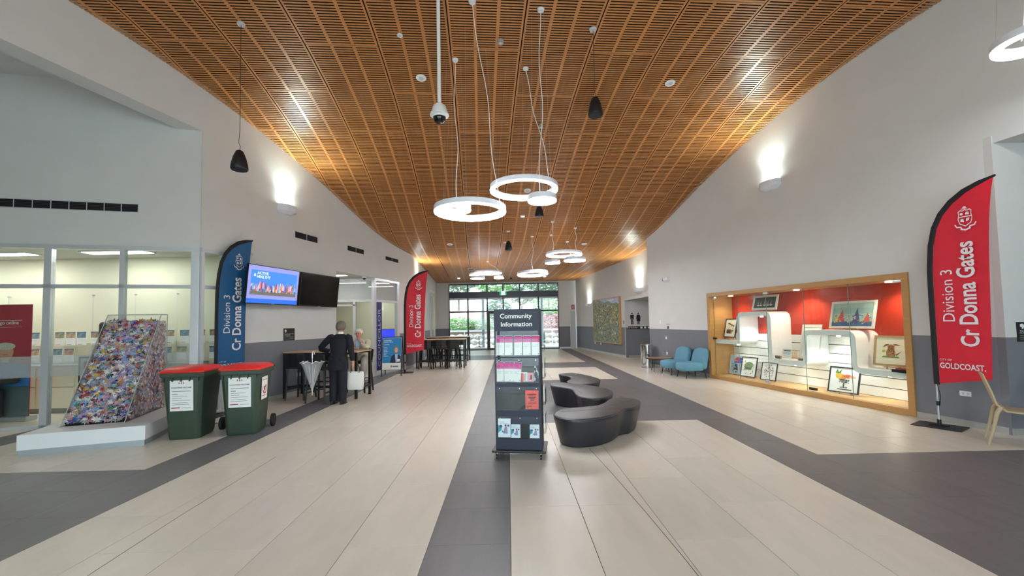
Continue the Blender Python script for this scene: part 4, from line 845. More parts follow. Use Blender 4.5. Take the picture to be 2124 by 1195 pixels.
def screen(lab, s, off, on):
    x, y, _ = l1(s, -off); t = thing('wall_screen', lab, 'screen', (x, y, 2.07), L1F[2]); w, h = 1.38, .79; A_ = R(6)
    def P(mb, nm, m, bev=0, **k):
        o = part(mb, nm, m, t, bev); o.rotation_euler[0] = A_; return o
    P(MB().box(0, w, 0, .05, 0, h), 'casing', BLKPL, .006); P(MB().box(w / 2 - .2, w / 2 + .2, .05, off - .03, .3, .6), 'wall_bracket', BLACK); P(MB().box(w / 2 - .04, w / 2 + .04, -.003, 0, .004, .016), 'maker_badge', ALU)
    if not on: P(MB().box(.02, w - .02, -.002, 0, .03, h - .02), 'display', mat('screen_off', '#15130f', .12)); return
    em_ = lambda nm, c, v=0: mat(nm, c, .3, var=v, scale=14, emit=.3)
    lay = [(em_('scr_lilac', '#8f95d8'), rect(0, 1, 0, 1)), (em_('scr_blue', '#2f6fe0'), rect(0, 1, 0, .12)), (em_('scr_sky', '#3f86f0'), rect(.05, .96, .22, .88)), (em_('scr_field', '#6c6a60', .3), rect(.05, .96, .22, .36))]
    rr = random.Random(4)
    for i in range(150):
        x_ = rr.uniform(.06, .95); hh = rr.uniform(.08, .2) * (1.3 if .15 < x_ < .27 or x_ > .75 else 1); c = rr.choice(['#d88a80', '#e8a090', '#7a4a8a', '#4a5ab0', '#c9c3d8', '#5aa8e0', '#c05a50', '#3a2f5a', '#e8b0a0', '#9a6a4a'])
        y_ = rr.uniform(.3, .42); lay.append((em_('scr_' + c[1:], c), [(x_ - .012, y_), (x_ + .012, y_), (x_ + .01, y_ + hh * .7), (x_, y_ + hh), (x_ - .01, y_ + hh * .7)]))
    o = polyart(t, 'display', lay, .015, w - .015, .02, h - .015, -.0005); o.rotation_euler[0] = A_
    wt = em_('scr_white', '#e6ecff'); y0 = -.0062
    for b_, a, c_, z0, z1 in (('ACTIVE', .22, .5, .60, .66), ('HEALTHY', .22, .56, .525, .585), ('&', .14, .2, .555, .615)):
        o = txt(t, b_, a, c_, z0, z1, y0, wt, bold=.02); o.rotation_euler[0] = A_
screen('wall screen showing a blue sports crowd image reading ACTIVE HEALTHY', .66, .30, True)
screen('switched off black wall screen right of the lit one', 2.15, .26, False)

# ------------------------------------------------------------------ feather flags
def flag(lab, X, Y, rz, m, plate_rz=0, h=3.39, g='feather flags'):
    t = thing('feather_flag', lab, 'flag', (X, Y, 0), rz, g)
    left = [(0, .6), (0, 1.2), (0, 1.8), (.005, 2.25), (.035, 2.6), (.09, 2.85), (.18, 3.04), (.31, 3.19), (.47, 3.3), (.64, 3.36), (.82, 3.39)]
    right = [(.655, .74), (.67, 1.3), (.68, 1.8), (.70, 2.25), (.72, 2.6), (.74, 2.85), (.76, 3.04), (.775, 3.17), (.79, 3.27), (.80, 3.33), (.822, 3.39)]
    nx = 12; vs = []; fs = []
    for i, (a, b) in enumerate(zip(left, right)):
        for k in range(nx + 1):
            q = .075 / (b[0] - a[0]) if b[0] - a[0] > .15 else 0; q = q + (1 - q) * k / nx
            x = a[0] + (b[0] - a[0]) * q; z = a[1] + (b[1] - a[1]) * q
            vs.append((x, .012 * math.sin(6 * x + 2.1 * z) * (k > 0), z))
    n1 = len(left)
    fs = [(i * (nx + 1) + k, i * (nx + 1) + k + 1, (i + 1) * (nx + 1) + k + 1, (i + 1) * (nx + 1) + k) for i in range(n1 - 1) for k in range(nx)]
    part(MB().add(vs, fs), 'sail', m, t, smooth=60)
    sl = MB(); vs = []
    for i, a in enumerate(left):
        p = Vector(a); q = Vector(left[min(i + 1, n1 - 1)]) - Vector(left[max(i - 1, 0)]); q.normalize(); nn = Vector((q.y, -q.x)); w = .075 if i < n1 - 1 else .03
        c = p + nn * w * .5; rad = w * .5
        vs.append([(c.x + nn.x * rad * math.cos(th), .014 * math.sin(th) - .002, c.y + nn.y * rad * math.cos(th)) for th in [2 * math.pi * j / 8 for j in range(8)]])
    part(sl.rings(vs), 'pole_sleeve', mat('sleeve_black', '#17161a', .7), t, smooth=60)
    part(MB().tube([(.035, 0, .05), (.035, 0, .62)], .014, 12), 'pole', ALU, t, smooth=50); part(MB().tube([(.035, 0, .3), (.035, 0, .36)], .02, 12), 'joint', BLKPL, t, smooth=50); part(MB().tube([(.035, 0, 0), (.035, 0, .1)], .024, 12), 'socket', BLKPL, t, smooth=50)
    part(MB().tube([(.05, -.01, .6), (.085, -.02, .45), (.07, -.02, .3)], .004, 5), 'tie_cord', BLKPL, t)
    bp = part(MB().box(-.26, .26, -.2, .2, 0, .012), 'base_plate', mat('plate_black', '#232326', .45), t, bevel=.003); bp.rotation_euler[2] = plate_rz; bp.location = (.035, 0, 0)
    bk = part(MB().box(-.1, .1, -.02, .02, .012, .03), 'base_bracket', BLACK, t); bk.rotation_euler[2] = plate_rz; bk.location = (.035, 0, 0)
    wt = mat('flag_white', '#e3dfe4', .6); y = -.0145
    txt(t, 'Division 3', .17, .31, 1.5, 2.22, y, wt, upw=True, name='lettering'); txt(t, 'Cr Donna Gates', .355, .56, 1.16, 2.58, y, wt, bold=.022, upw=True, name='lettering')
    txt(t, 'GOLDCOAST.', .1, .6, .84, .92, y, wt, bold=.02, name='lettering'); txt(t, 'CITY OF', .1, .24, .95, .975, y, wt, name='lettering')
    # crest: shield outline, band, motto ribbon, crown
    def stroke(P, w, closed=True):
        mbx = []; n = len(P)
        for i in range(n if closed else n - 1):
            a = Vector(P[i]); b = Vector(P[(i + 1) % n]); d = (b - a).normalized() * w * .3; nn = Vector((-d.y, d.x)).normalized() * w / 2; mbx.append((wt, [tuple(a - d - nn), tuple(b + d - nn), tuple(b + d + nn), tuple(a - d + nn)]))
        return mbx
    sh = [(.22, .80), (.3, .85), (.4, .82), (.5, .86), (.6, .82), (.7, .85), (.78, .80), (.76, .68), (.8, .5), (.74, .32), (.5, .2), (.26, .32), (.2, .5), (.24, .68)]
    lay = stroke(sh, .035) + [(wt, rect(.24, .77, .56, .6))] + stroke([(.05, .3), (.12, .2), (.3, .18), (.34, .12)], .05, False) + stroke([(.95, .3), (.88, .2), (.7, .18), (.66, .12)], .05, False) + stroke([(.3, .1), (.5, .05), (.7, .1)], .06, False) + [(wt, rect(.36, .64, .89, .91)), (wt, [(.4, .92), (.6, .92), (.54, .99), (.46, .99)]), (wt, ell(.36, .7, .07, .05)), (wt, [(.52, .66), (.7, .64), (.66, .76), (.54, .74)]), (wt, [(.3, .4), (.46, .36), (.44, .5), (.32, .5)]), (wt, [(.54, .38), (.68, .42), (.7, .52), (.56, .5)])]
    polyart(t, 'crest', lay, .37, .62, 2.72, 3.06, y)
    return t
flag('red feather flag with white lettering beside the display case', 6.13, 6.05, R1F[2], RED, 0.35)
flag('blue feather flag with white lettering behind the green bins', -5.42, 7.8, L1F[2], FBLUE, .2)
flag('red feather flag in front of the left wall by the bar tables', -3.46, 13.95, R(6), RED, 0)

# ------------------------------------------------------------------ wheelie bins
def wbin(lab, X, Y, rz, side_notice):
    t = thing('wheelie_bin', lab, 'bin', (X, Y, 0), rz, 'green wheelie bins with red lids')
    def rr(w, d0, d1, z, r=.05):
        return [(-w / 2 + r, d0, z), (w / 2 - r, d0, z), (w / 2, d0 + r, z), (w / 2, d1 - r, z), (w / 2 - r, d1, z), (-w / 2 + r, d1, z), (-w / 2, d1 - r, z), (-w / 2, d0 + r, z)]
    part(MB().rings([rr(.40, .09, .50, .0, .03), rr(.42, .07, .56, .05), rr(.47, .04, .60, .5), rr(.53, .012, .64, .93)]), 'body', BING, t, bevel=.008, smooth=40)
    part(MB().rings([rr(.565, -.015, .69, .90), rr(.575, -.02, .70, .92), rr(.575, -.02, .70, .965), rr(.56, -.01, .69, .968)]), 'rim', BING, t, bevel=.004)
    for s in (-.22, -.11, 0, .11, .22): part(MB().box(s - .006, s + .006, -.012, .03, .845, .9), 'rib', BING, t)
    part(MB().rings([rr(.58, -.03, .66, .968), rr(.58, -.03, .66, .99), rr(.5, .03, .6, 1.03), rr(.42, .1, .52, 1.045)]), 'lid', BINR, t, bevel=.006, smooth=40)
    part(MB().box(-.13, .13, -.045, -.02, .975, .99), 'lid_grip', BINR, t, bevel=.004)
    part(MB().tube([(-.27, .73, .96), (.27, .73, .96)], .018, 12), 'handle', BING, t, smooth=50)
    part(MB().box(-.25, -.2, .66, .75, .93, .98), 'handle_bracket', BING, t, bevel=.004); part(MB().box(.2, .25, .66, .75, .93, .98), 'handle_bracket', BING, t, bevel=.004)
    part(MB().tube([(-.27, .6, .1), (.27, .6, .1)], .012, 10), 'axle', ALU, t, smooth=50)
    for s in (-1, 1):
        w = part(MB().lathe([(0, -.025), (.06, -.025), (.07, -.018), (.085, -.024), (.1, -.02), (.1, .02), (.085, .024), (.0, .024)], 26, M=Matrix.Translation((s * .285, .6, .1)) @ Matrix.Rotation(R(90), 4, 'Y')), 'wheel', RUBBER, t, smooth=40)
    # paper notice on the front
    nt = part(MB().add([(-.15, .034, .42), (.15, .034, .42), (.15, .0175, .86), (-.15, .0175, .86), (-.15, .032, .42), (.15, .032, .42), (.15, .0155, .86), (-.15, .0155, .86)], [(4, 5, 6, 7), (0, 3, 2, 1), (0, 1, 5, 4), (2, 3, 7, 6)]), 'notice', PAPER, t)
    tl = R(2.1)
    def on(o): o.location = (0, .0312, .42); o.rotation_euler = (tl, 0, 0); o.parent = nt
    for i, (z0, z1, a, b, mm) in enumerate(((.09, .094, -.12, .1, INK), (.115, .119, -.12, .08, INK), (.15, .154, -.12, .11, INK), (.18, .184, -.12, .0, INK), (.21, .214, -.12, .08, INK), (.24, .248, -.12, -.05, INK), (.28, .286, -.12, .12, INK), (.04, .052, -.13, -.02, INKR), (.04, .044, .0, .12, INK))):
        on(link('printed_line', MB().box(a, b, -.002, -.0012, z0, z1).mesh('printed_line', mm), nt))
    o = txt(nt, 'DONATIONS WELCOME', -.13, .13, .325, .345, -.0022, INK, bold=.02); on(o)
    for s in (-.03, 0, .03): on(polyart(nt, 'person_symbol', [(INKR, ell(.5, .85, .25, .14, 8)), (INKR, [(.3, .1), (.7, .1), (.85, .65), (.15, .65)])], s - .011, s + .011, .385, .42, -.002))
    if side_notice:
        sn = part(MB().add([(.2585, .12, .5), (.2585, .38, .5), (.2685, .38, .84), (.2685, .12, .84), (.2565, .12, .5), (.2565, .38, .5), (.2665, .38, .84), (.2665, .12, .84)], [(0, 1, 2, 3), (4, 7, 6, 5), (0, 4, 5, 1), (2, 6, 7, 3)]), 'side_notice', PAPER, t)
        rg = MB().lathe([(.07, 0), (.085, 0), (.085, .002), (.07, .002)], 24, close=True, M=Matrix.Translation((.2635, .25, .66)) @ Matrix.Rotation(R(88.3), 4, 'Y')); link('prohibition_ring', rg.mesh('prohibition_ring', INKR), sn)
        link('prohibition_bar', MB().bar((.2625, .2, .61), (.2665, .3, .71), .012, .003).mesh('prohibition_bar', INKR), sn); link('bag_symbol', MB().box(.2635, .2655, .225, .275, .63, .69).mesh('bag_symbol', INK), sn)
        for z in (.79, .55): link('printed_line', MB().box(.2625 + (z - .55) * .03, .2645 + (z - .55) * .03, .16, .34, z, z + .008).mesh('printed_line', INKR), sn)
    return t
wbin('green wheelie bin with red lid, left one beside the star case', -4.72, 6.12, R(10), False)
wbin('green wheelie bin with red lid, right one with side notice', -4.0, 6.3, R(13), True)

# ------------------------------------------------------------------ plinth, acrylic case and paper stars
AP = R(18)
pf_ = frame(-6.35, 5.53, AP)
plt = thing('display_plinth', 'low white plinth with grey kickboard under the star case', 'plinth', (-6.35, 5.53, 0), AP)
part(MB().box(0, 1.35, 0, 1.72, .075, .27), 'box', mat('plinth_white', '#e8ebee', .4), plt, bevel=.003); part(MB().box(.012, 1.338, .012, 1.7, 0, .075), 'kickboard', mat('kick_steel', '#a9b3ba', .4, metal=.3), plt)
ac = thing('acrylic_case', 'sloping clear acrylic case on white plinth holding paper stars', 'display case', (*frame(-6.24, 5.95, AP)(0, 0)[:2], .272), AP)
cw, cd, ch, ct = .72, 1.28, 1.58, 1.05        # width, depth, height, where the slope meets the top
part(MB().add([(0, 0, 0), (cw, 0, 0), (cw, ct, ch), (0, ct, ch), (0, .008, 0), (cw, .008, 0), (cw, ct + .008, ch), (0, ct + .008, ch)], [(0, 1, 2, 3), (7, 6, 5, 4)]), 'front_panel', ACRY, ac)
part(MB().prism([(0, 0), (cd, 0), (cd, ch), (ct, ch)], cw, cw + .006, 'x'), 'side_panel', ACRY, ac); part(MB().prism([(0, 0), (cd, 0), (cd, ch), (ct, ch)], -.006, 0, 'x'), 'side_panel', ACRY, ac)
part(MB().box(0, cw, ct, cd, ch, ch + .006), 'top_panel', ACRY, ac)
ed = mat('acrylic_edge', '#b9bdb8', .25)
for a, b in (((0, 0, 0), (0, ct, ch)), ((cw, 0, 0), (cw, ct, ch)), ((0, ct, ch), (cw, ct, ch)), ((cw, ct, ch), (cw, cd, ch)), ((0, ct, ch), (0, cd, ch)), ((cw, cd, ch), (cw, cd, 0)), ((0, cd, ch), (cw, cd, ch)), ((0, 0, 0), (cw, 0, 0))): part(MB().bar(a, b, .009), 'edge_joint', ed, ac)
part(MB().box(-.02, cw + .02, -.02, cd, -.001, .004), 'base_sheet', ACRY, ac)
SC = [('blue', '#2f62b8'), ('pale blue', '#8fb6e0'), ('white', '#efeeea'), ('orange', '#d9803a'), ('yellow', '#e2bb3a'), ('pink', '#dda0b4'), ('purple', '#7a4c96'), ('red', '#b8323c'), ('brown', '#6b4636'), ('green', '#4f9470'), ('lilac', '#b6a6d4'), ('silver grey', '#a7a8b0'), ('navy', '#20264a'), ('tan', '#c8a67c')]
SM = {c: mat('paper_' + h[1:], h, .6) for c, h in SC}
def starmesh(n, r, r_in, m, dep):
    vs = [(0, 0, dep)]; 
    for k in range(2 * n):
        a = math.pi * k / n; q = r if k % 2 == 0 else r_in; vs.append((q * math.cos(a), q * math.sin(a), 0 if k % 2 == 0 else dep * .25))
    me = bpy.data.meshes.new('star'); me.from_pydata(vs, [], [(0, k + 1, (k + 1) % (2 * n) + 1) for k in range(2 * n)]); me.materials.append(m); return me
smesh = {(c, n): starmesh(n, 1, .42, SM[c], .22) for c, _ in SC for n in (6, 8)}
AM = Matrix.Translation(ac.location) @ Matrix.Rotation(AP, 4, 'Z'); slope_n = Vector((0, -ch, ct)).normalized()
rs = random.Random(11); Qs = slope_n.to_track_quat('Z', 'Y').to_matrix().to_4x4()
def depth_at(z): return z / ch * ct
# core fill (stuff): coloured stars packed below the front sheet and against the side panels
core = MB(); cm_ = [SM[c] for c, _ in SC] + [BLACK]
core.prism([(.07, 0.006), (cd - .02, .006), (cd - .02, 1.42), (depth_at(1.42) + .09, 1.42)], .03, cw - .03, 'x', len(cm_) - 1)
def addstar(p, q, r, mi):
    n = rs.choice((6, 8)); vs = [(0, 0, .2 * r)] + [((r if k % 2 == 0 else r * .42) * math.cos(math.pi * k / n), (r if k % 2 == 0 else r * .42) * math.sin(math.pi * k / n), 0) for k in range(2 * n)]
    M_ = q.copy(); M_.translation = p; core.add(vs, [(0, k + 1, (k + 1) % (2 * n) + 1) for k in range(2 * n)], mi, M_)
MIX = [0, 1, 1, 2, 2, 2, 2, 3, 4, 5, 5, 6, 7, 8, 9, 10, 10, 11, 11, 12, 13]
for i in range(3600):
    z = rs.uniform(.03, 1.46); x = rs.uniform(.035, cw - .035); d = rs.uniform(.022, .08)
    q = Qs @ Matrix.Rotation(rs.uniform(0, 6.3), 4, 'Z') @ Matrix.Rotation(rs.uniform(-.8, .8), 4, 'X')
    addstar(Vector((x, depth_at(z) + d, z + .01)), q, rs.uniform(.025, .06), rs.choice(MIX))
for i in range(2600):
    z = rs.uniform(.02, 1.44); y = rs.uniform(depth_at(z) + .05, cd - .03); sgn = 1 if i % 6 else 0
    q = Vector((1 if sgn else -1, 0, 0)).to_track_quat('Z', 'Y').to_matrix().to_4x4() @ Matrix.Rotation(rs.uniform(0, 6.3), 4, 'Z') @ Matrix.Rotation(rs.uniform(-.5, .5), 4, 'X')
    addstar(Vector((cw - .024 if sgn else .024, y, z)), q, rs.uniform(.025, .06), rs.choice([2, 1, 5, 8, 8, 3, 13, 13, 11, 6, 7, 2, 12, 10, 5]))
for i in range(700):
    y = rs.uniform(ct - .02, cd - .05); x = rs.uniform(.04, cw - .04); q = Matrix.Rotation(rs.uniform(0, 6.3), 4, 'Z') @ Matrix.Rotation(rs.uniform(-.6, .6), 4, 'X')
    addstar(Vector((x, y, 1.43 + rs.uniform(0, .03))), q, rs.uniform(.02, .05), rs.choice(MIX))
hp = link('paper_star_heap', core.mesh('paper_star_heap', cm_, fix=False), None, ac.location, AP); hp['kind'] = 'stuff'; tag(hp, 'packed mass of small mixed paper stars filling the acrylic case', 'paper stars')
sh_ = [0] * len(SC)
for i in range(300):
    ci = rs.choice([0, 1, 1, 2, 2, 2, 3, 3, 4, 5, 5, 6, 7, 8, 9, 10, 10, 11, 12, 13]); c = SC[ci][0]; n = rs.choice((6, 8))
    z = rs.uniform(.03, 1.46); x = rs.uniform(.05, cw - .05); r = rs.uniform(.045, .095)
    q = Qs @ Matrix.Rotation(rs.uniform(0, 6.3), 4, 'Z') @ Matrix.Rotation(rs.uniform(-.35, .35), 4, 'X'); q.translation = Vector((x, depth_at(z) + .03 + .4 * r, z + .008))
    o = bpy.data.objects.new('paper_star', smesh[(c, n)]); COL.objects.link(o); o.matrix_world = AM @ q @ Matrix.Scale(r, 4)
    lv = ['at foot of', 'low on', 'a third up', 'halfway up', 'two thirds up', 'high on', 'at top of'][min(6, int(z / 1.49 * 7))]
    hz = ['by the left edge', 'left of centre', 'right of centre', 'by the right edge'][min(3, int((x - .05) / (cw - .1) * 4))]
    sz = 'small' if r < .058 else ('medium' if r < .08 else 'large')
    tag(o, '%s %s %s-point paper star %s the case slope %s' % (sz, c, {6: 'six', 8: 'eight'}[n], lv, hz), 'paper star', 'paper stars on the case slope')

# ------------------------------------------------------------------ information stand
ist = thing('information_stand', 'navy Community Information brochure tower on castors in the centre', 'display stand', (.10, 5.02, 0), R(-8))
W2 = .275
part(MB().box(-W2, W2, 0, .36, .1, 1.765), 'tower', NAVYBL, ist, bevel=.003)
part(MB().box(-.32, .32, -.045, .405, .075, .1), 'base_board', BLACK, ist, bevel=.008)
txt(ist, 'Community', -.2, .185, 1.635, 1.71, -.0015, PAPER, bold=.018); txt(ist, 'Information', -.19, .185, 1.555, 1.61, -.0015, PAPER, bold=.018)
for x, y in ((-.26, 0), (.26, 0), (-.26, .36), (.26, .36)):
    c = part(MB().tube([(x, y, .075), (x, y, .062)], .02, 12).bar((x - .014, y, .066), (x - .014, y - .02, .03), .004, .02).bar((x + .014, y, .066), (x + .014, y - .02, .03), .004, .02), 'castor_fork', CHROME, ist)
    link('castor_wheel', MB().tube([(x - .01, y - .02, .027), (x + .01, y - .02, .027)], .027, 20).mesh('castor_wheel', BLKPL, smooth=40), c)
def holder(z0, z1, x0=-.255, x1=.255, side=False):
    h = z1 - z0; mb = MB().box(x0, x1, -.006, -.002, z0, z1).box(x0, x1, -.05, -.047, z0, z0 + h * .7).box(x0, x1, -.05, -.002, z0, z0 + .004).box(x0, x0 + .003, -.05, -.002, z0, z0 + h * .7).box(x1 - .003, x1, -.05, -.002, z0, z0 + h * .7)
    o = part(mb, 'acrylic_pocket', ACRY, ist); return o
holder(1.20, 1.50); holder(.89, 1.18); holder(.57, .84); holder(.24, .49)
for z in (1.165, .83, .482):
    for x in (-.22, .02, .22): part(MB().tube([(x, -.001, z - .01), (x, -.01, z - .01)], .006, 10), 'fixing_screw', CHROME, ist)
def leaflet(lab, x, z, w, h, cols, y=-.03, tilt=4, ry=0, grp='leaflets on the information stand'):
    f = frame(.10, 5.02, R(-8)); X, Y, _ = f(x, y); t = thing('leaflet', lab, 'leaflet', (X, Y, z), R(-8), grp); t.rotation_euler = (-R(tilt), R(ry), R(-8))
    part(MB().box(0, w, -.004, .004, 0, h), 'booklet', PAPER, t)
    polyart(t, 'cover_print', cols, 0, w, 0, h, -.0042); return t
def pinkc(c): return [(C('#d8dbe6'), rect(.0, 1, .93, 1)), (C('#6a3a6a'), rect(.05, .95, .93, .97)), (c, rect(.0, 1, .64, .93)), (C('#a83f88'), rect(.08, .6, .8, .825)), (C('#a83f88'), rect(.08, .75, .74, .76)), (C('#c9ccd4'), rect(.1, .8, .5, .52)), (C('#c9ccd4'), rect(.1, .7, .42, .44)), (INK, rect(.82, .9, .05, .09))]
orr_ = ['first', 'second', 'third', 'fourth', 'fifth']
for i, (x, w, c) in enumerate(((-.245, .095, PINK), (-.145, .095, PINK), (-.03, .095, PINK), (.075, .09, PINK), (.175, .095, mat('hot_pink', '#e0407e', .55)))):
    leaflet('%s from left pink and white leaflet, top row of stand' % orr_[i], x, 1.215, w, .235, pinkc(c))
for i, (x, w, ry) in enumerate(((-.245, .085, 0), (-.155, .08, 0), (-.09, .05, 1), (-.05, .09, 4))):
    leaflet('%s from left pink and white leaflet, second row of stand' % orr_[i], x, .905, w, .235, pinkc(PINK), ry=ry, y=-.03 - .001 * i)
leaflet('small coral striped card in second row of stand', .05, .905, .07, .11, [(CORAL, rect(0, .35, 0, .9)), (C('#a8d0d0'), rect(.6, .8, 0, .9)), (C('#e8a8a0'), rect(.35, .6, .1, .8))], y=-.035)
leaflet('small pink card with dark figure in second row of stand', .12, .905, .075, .105, [(mat('card_pink', '#f0a8b0', .6), rect(0, 1, 0, 1)), (C('#4a3a4a'), ell(.6, .5, .14, .3)), (C('#4a3a4a'), rect(.3, .5, .25, .35))], y=-.036)
leaflet('narrow black flyer with white shapes in second row of stand', .195, .905, .062, .185, [(C('#1d2430'), rect(0, 1, 0, 1))] + scatter(['#d8dde6', '#9fb0c4'], 26, .1, .9, .05, .95, .12, 21), y=-.034)
leaflet('coral red flyer with black heading in third row of stand', .09, .585, .155, .215, [(CORAL, rect(0, 1, 0, 1)), (C('#8a1f2a'), ell(.5, .78, .38, .05)), (C('#2b2024'), rect(.2, .8, .62, .66)), (C('#2b2024'), rect(.3, .72, .56, .6)), (C('#2b2024'), rect(.36, .64, .47, .51)), (C('#8a1f2a'), rect(.15, .85, .36, .38)), (C('#8a1f2a'), rect(.2, .8, .31, .33)), (C('#2b2024'), rect(.12, .5, .14, .17)), (C('#2b2024'), rect(.12, .22, .06, .09))], y=-.03)
def travel(): return [(C('#dfe9ee'), rect(0, 1, 0, 1)), (TEAL, [(0, .22), (.1, .3), (.26, .36), (.3, .5), (.2, .62), (0, .64)]), (C('#4a4f6a'), ell(.22, .58, .12, .08)), (C('#55607a'), ell(.82, .62, .09, .06)), (C('#9a94b8'), [(.4, .2), (.78, .2), (.74, .52), (.62, .62), (.5, .52)]), (C('#5a4a5a'), ell(.6, .64, .08, .05)), (C('#6a5f78'), [(.3, .36), (.5, .3), (.52, .24), (.3, .28)]), (C('#b8c2cc'), rect(.12, .5, .8, .84)), (C('#9aa6b4'), rect(.12, .8, .74, .76))]
leaflet('large white booklet with teal circle and seated figure, bottom row', -.24, .255, .148, .215, travel(), y=-.03); leaflet('left small white booklet with teal corner, bottom row of stand', -.085, .25, .108, .155, travel(), y=-.032); leaflet('right small white booklet with teal corner, bottom row of stand', .135, .25, .112, .155, travel(), y=-.032)
part(MB().box(-.085, .06, -.012, -.008, .575, .79).box(-.06, .04, -.014, -.012, .65, .76), 'inner_card_pocket', ACRY, ist)
for z0, z1 in ((1.25, 1.48), (.93, 1.16), (.62, .8), (.28, .5)): part(MB().box(W2, W2 + .045, .04, .32, z0, z0 + .004).box(W2 + .042, W2 + .045, .04, .32, z0, z1), 'side_pocket', ACRY, ist)
for z, c, k in ((.3, '#6a3a6a', 'purple edged'), (.65, '#c9d2da', 'pale'), (.95, '#b8d4c0', 'green tinged')):
    f = frame(.10, 5.02, R(-8)); X, Y, _ = f(W2 + .03, .06); t = thing('leaflet', '%s leaflet in the right side pocket of the stand' % k, 'leaflet', (X, Y, z), R(-8), 'leaflets on the information stand'); part(MB().box(-.004, .004, 0, .2, 0, .19), 'booklet', PAPER, t); part(MB().box(.004, .0048, 0, .2, .09, .19), 'cover_print', C(c), t)

# ------------------------------------------------------------------ curved benches
def bench(lab, P, seam, kz=1.042, z=.38):
    P = [(x * kz, y * kz) for x, y in P]; cx = sum(p[0] for p in P) / len(P); cy = sum(p[1] for p in P) / len(P)
    P = [(x - cx, y - cy) for x, y in P]; out = catmull(P, 4); t = thing('bench', lab, 'bench', (cx, cy, 0), 0, 'curved charcoal upholstered benches')
    n = len(out)
    def off(d):
        r = []
        for i in range(n):
            a = Vector(out[i - 1]); b = Vector(out[(i + 1) % n]); q = (b - a).normalized(); nn = Vector((q.y, -q.x)); r.append(Vector(out[i]) + nn * d)
        return r
    ar = sum(out[i][0] * out[(i + 1) % n][1] - out[(i + 1) % n][0] * out[i][1] for i in range(n)); sg = 1 if ar > 0 else -1
    def ring_(d, zz): return [(p.x, p.y, zz) for p in off(d * sg)]
    part(MB().rings([ring_(-.075, .02), ring_(-.07, .04), ring_(-.0, z - .05), ring_(.004, z - .02), ring_(-.008, z - .004), ring_(-.03, z)]), 'upholstery', LEATHER, t, smooth=50)
    part(MB().rings([ring_(-.1, 0), ring_(-.1, .02)]), 'plinth', BLACK, t)
    mb = MB(); ps = ring_(.0045, z - .012); 
    part(MB().tube(ps + [ps[0]], .004, 5, cap=False), 'piping', mat('piping_grey', '#4a4a50', .4), t)
    for a, b in seam:
        a = (a[0] * kz - cx, a[1] * kz - cy); b = (b[0] * kz - cx, b[1] * kz - cy); part(MB().bar((*a, z + .0005), (*b, z + .0005), .005, .003), 'seam', mat('piping_grey', '#4a4a50', .4), t)
bench('nearest curved charcoal bench with a lobe toward the right', [(.56, 5.42), (.61, 5.2), (.78, 5.08), (.97, 5.1), (1.16, 5.18), (1.36, 5.36), (1.52, 5.6), (1.66, 5.68), (1.80, 5.88), (1.9, 6.16), (1.86, 6.36), (1.7, 6.46), (1.52, 6.36), (1.38, 6.1), (1.22, 5.9), (.98, 5.82), (.72, 5.72)], [((.66, 5.5), (1.1, 5.6)), ((1.1, 5.85), (1.1, 5.14)), ((1.1, 5.6), (1.8, 6.2))])
bench('middle curved charcoal bench between its two neighbours', [(.78, 7.98), (.8, 7.7), (.98, 7.48), (1.09, 7.25), (1.08, 6.85), (1.12, 6.55), (1.28, 6.42), (1.46, 6.46), (1.62, 6.7), (1.71, 7.0), (1.69, 7.3), (1.56, 7.6), (1.25, 7.95), (.95, 8.2)], [((.85, 7.9), (1.35, 7.55)), ((1.1, 8.05), (1.2, 6.5))])
bench('farthest curved charcoal bench on the pale tile island', [(1.12, 9.45), (1.16, 9.15), (1.29, 8.95), (1.26, 8.6), (1.14, 8.3), (1.17, 8.0), (1.33, 7.85), (1.55, 7.9), (1.73, 8.15), (1.82, 8.5), (1.76, 8.9), (1.6, 9.35), (1.4, 9.6)], [((1.2, 9.3), (1.5, 8.9)), ((1.5, 9.4), (1.4, 7.9))])

# ------------------------------------------------------------------ blue lounge chairs, coffee table, steel bin
def lounge(lab, X, Y, rz):
    t = thing('lounge_chair', lab, 'chair', (X, Y, 0), rz, 'pale blue lounge chairs')
    def pad(w, d, z0, z1, y0, bul): return None
    sx_ = [(-.24, -.36), (-.12, -.405), (0, -.415), (.12, -.405), (.24, -.36), (.3, -.25), (.315, -.05), (.3, .14), (0, .16), (-.3, .14), (-.315, -.05), (-.3, -.25)]
    o_ = catmull(sx_, 3); sc = lambda k, z: [(p[0] * k, p[1] * k + (1 - k) * -.1, z) for p in o_]
    part(MB().rings([sc(.86, .2), sc(.97, .22), sc(1.02, .28), sc(1.01, .36), sc(.93, .405), sc(.7, .42)]), 'seat', BLUEF, t, smooth=70)
    bx = [(-.3, .0), (-.325, .2), (-.31, .42), (-.22, .53), (0, .56), (.22, .53), (.31, .42), (.325, .2), (.3, .0)]
    ob = catmull(bx, 3); lean = lambda z: .12 + z * .24
    rg = lambda k, dy: [(p[0] * k, lean(p[1]) + dy, .24 + (p[1] * k + (1 - k) * .27)) for p in ob]
    part(MB().rings([rg(.86, -.035), rg(.97, -.02), rg(1.0, .03), rg(.97, .085), rg(.86, .1)]), 'backrest', BLUEF, t, smooth=70)
    for x, y in ((-.22, -.28), (.22, -.28), (-.24, .2), (.24, .2)): part(MB().tube([(x, y, .24), (x * 1.12, y * 1.15, 0)], [.016, .011], 10), 'leg', BLACK, t, smooth=50)
lounge('pale blue lounge chair nearest the display case', 5.02, 11.5, R(-84)); lounge('pale blue lounge chair between coffee table and nearer chair', 4.86, 12.22, R(-80))
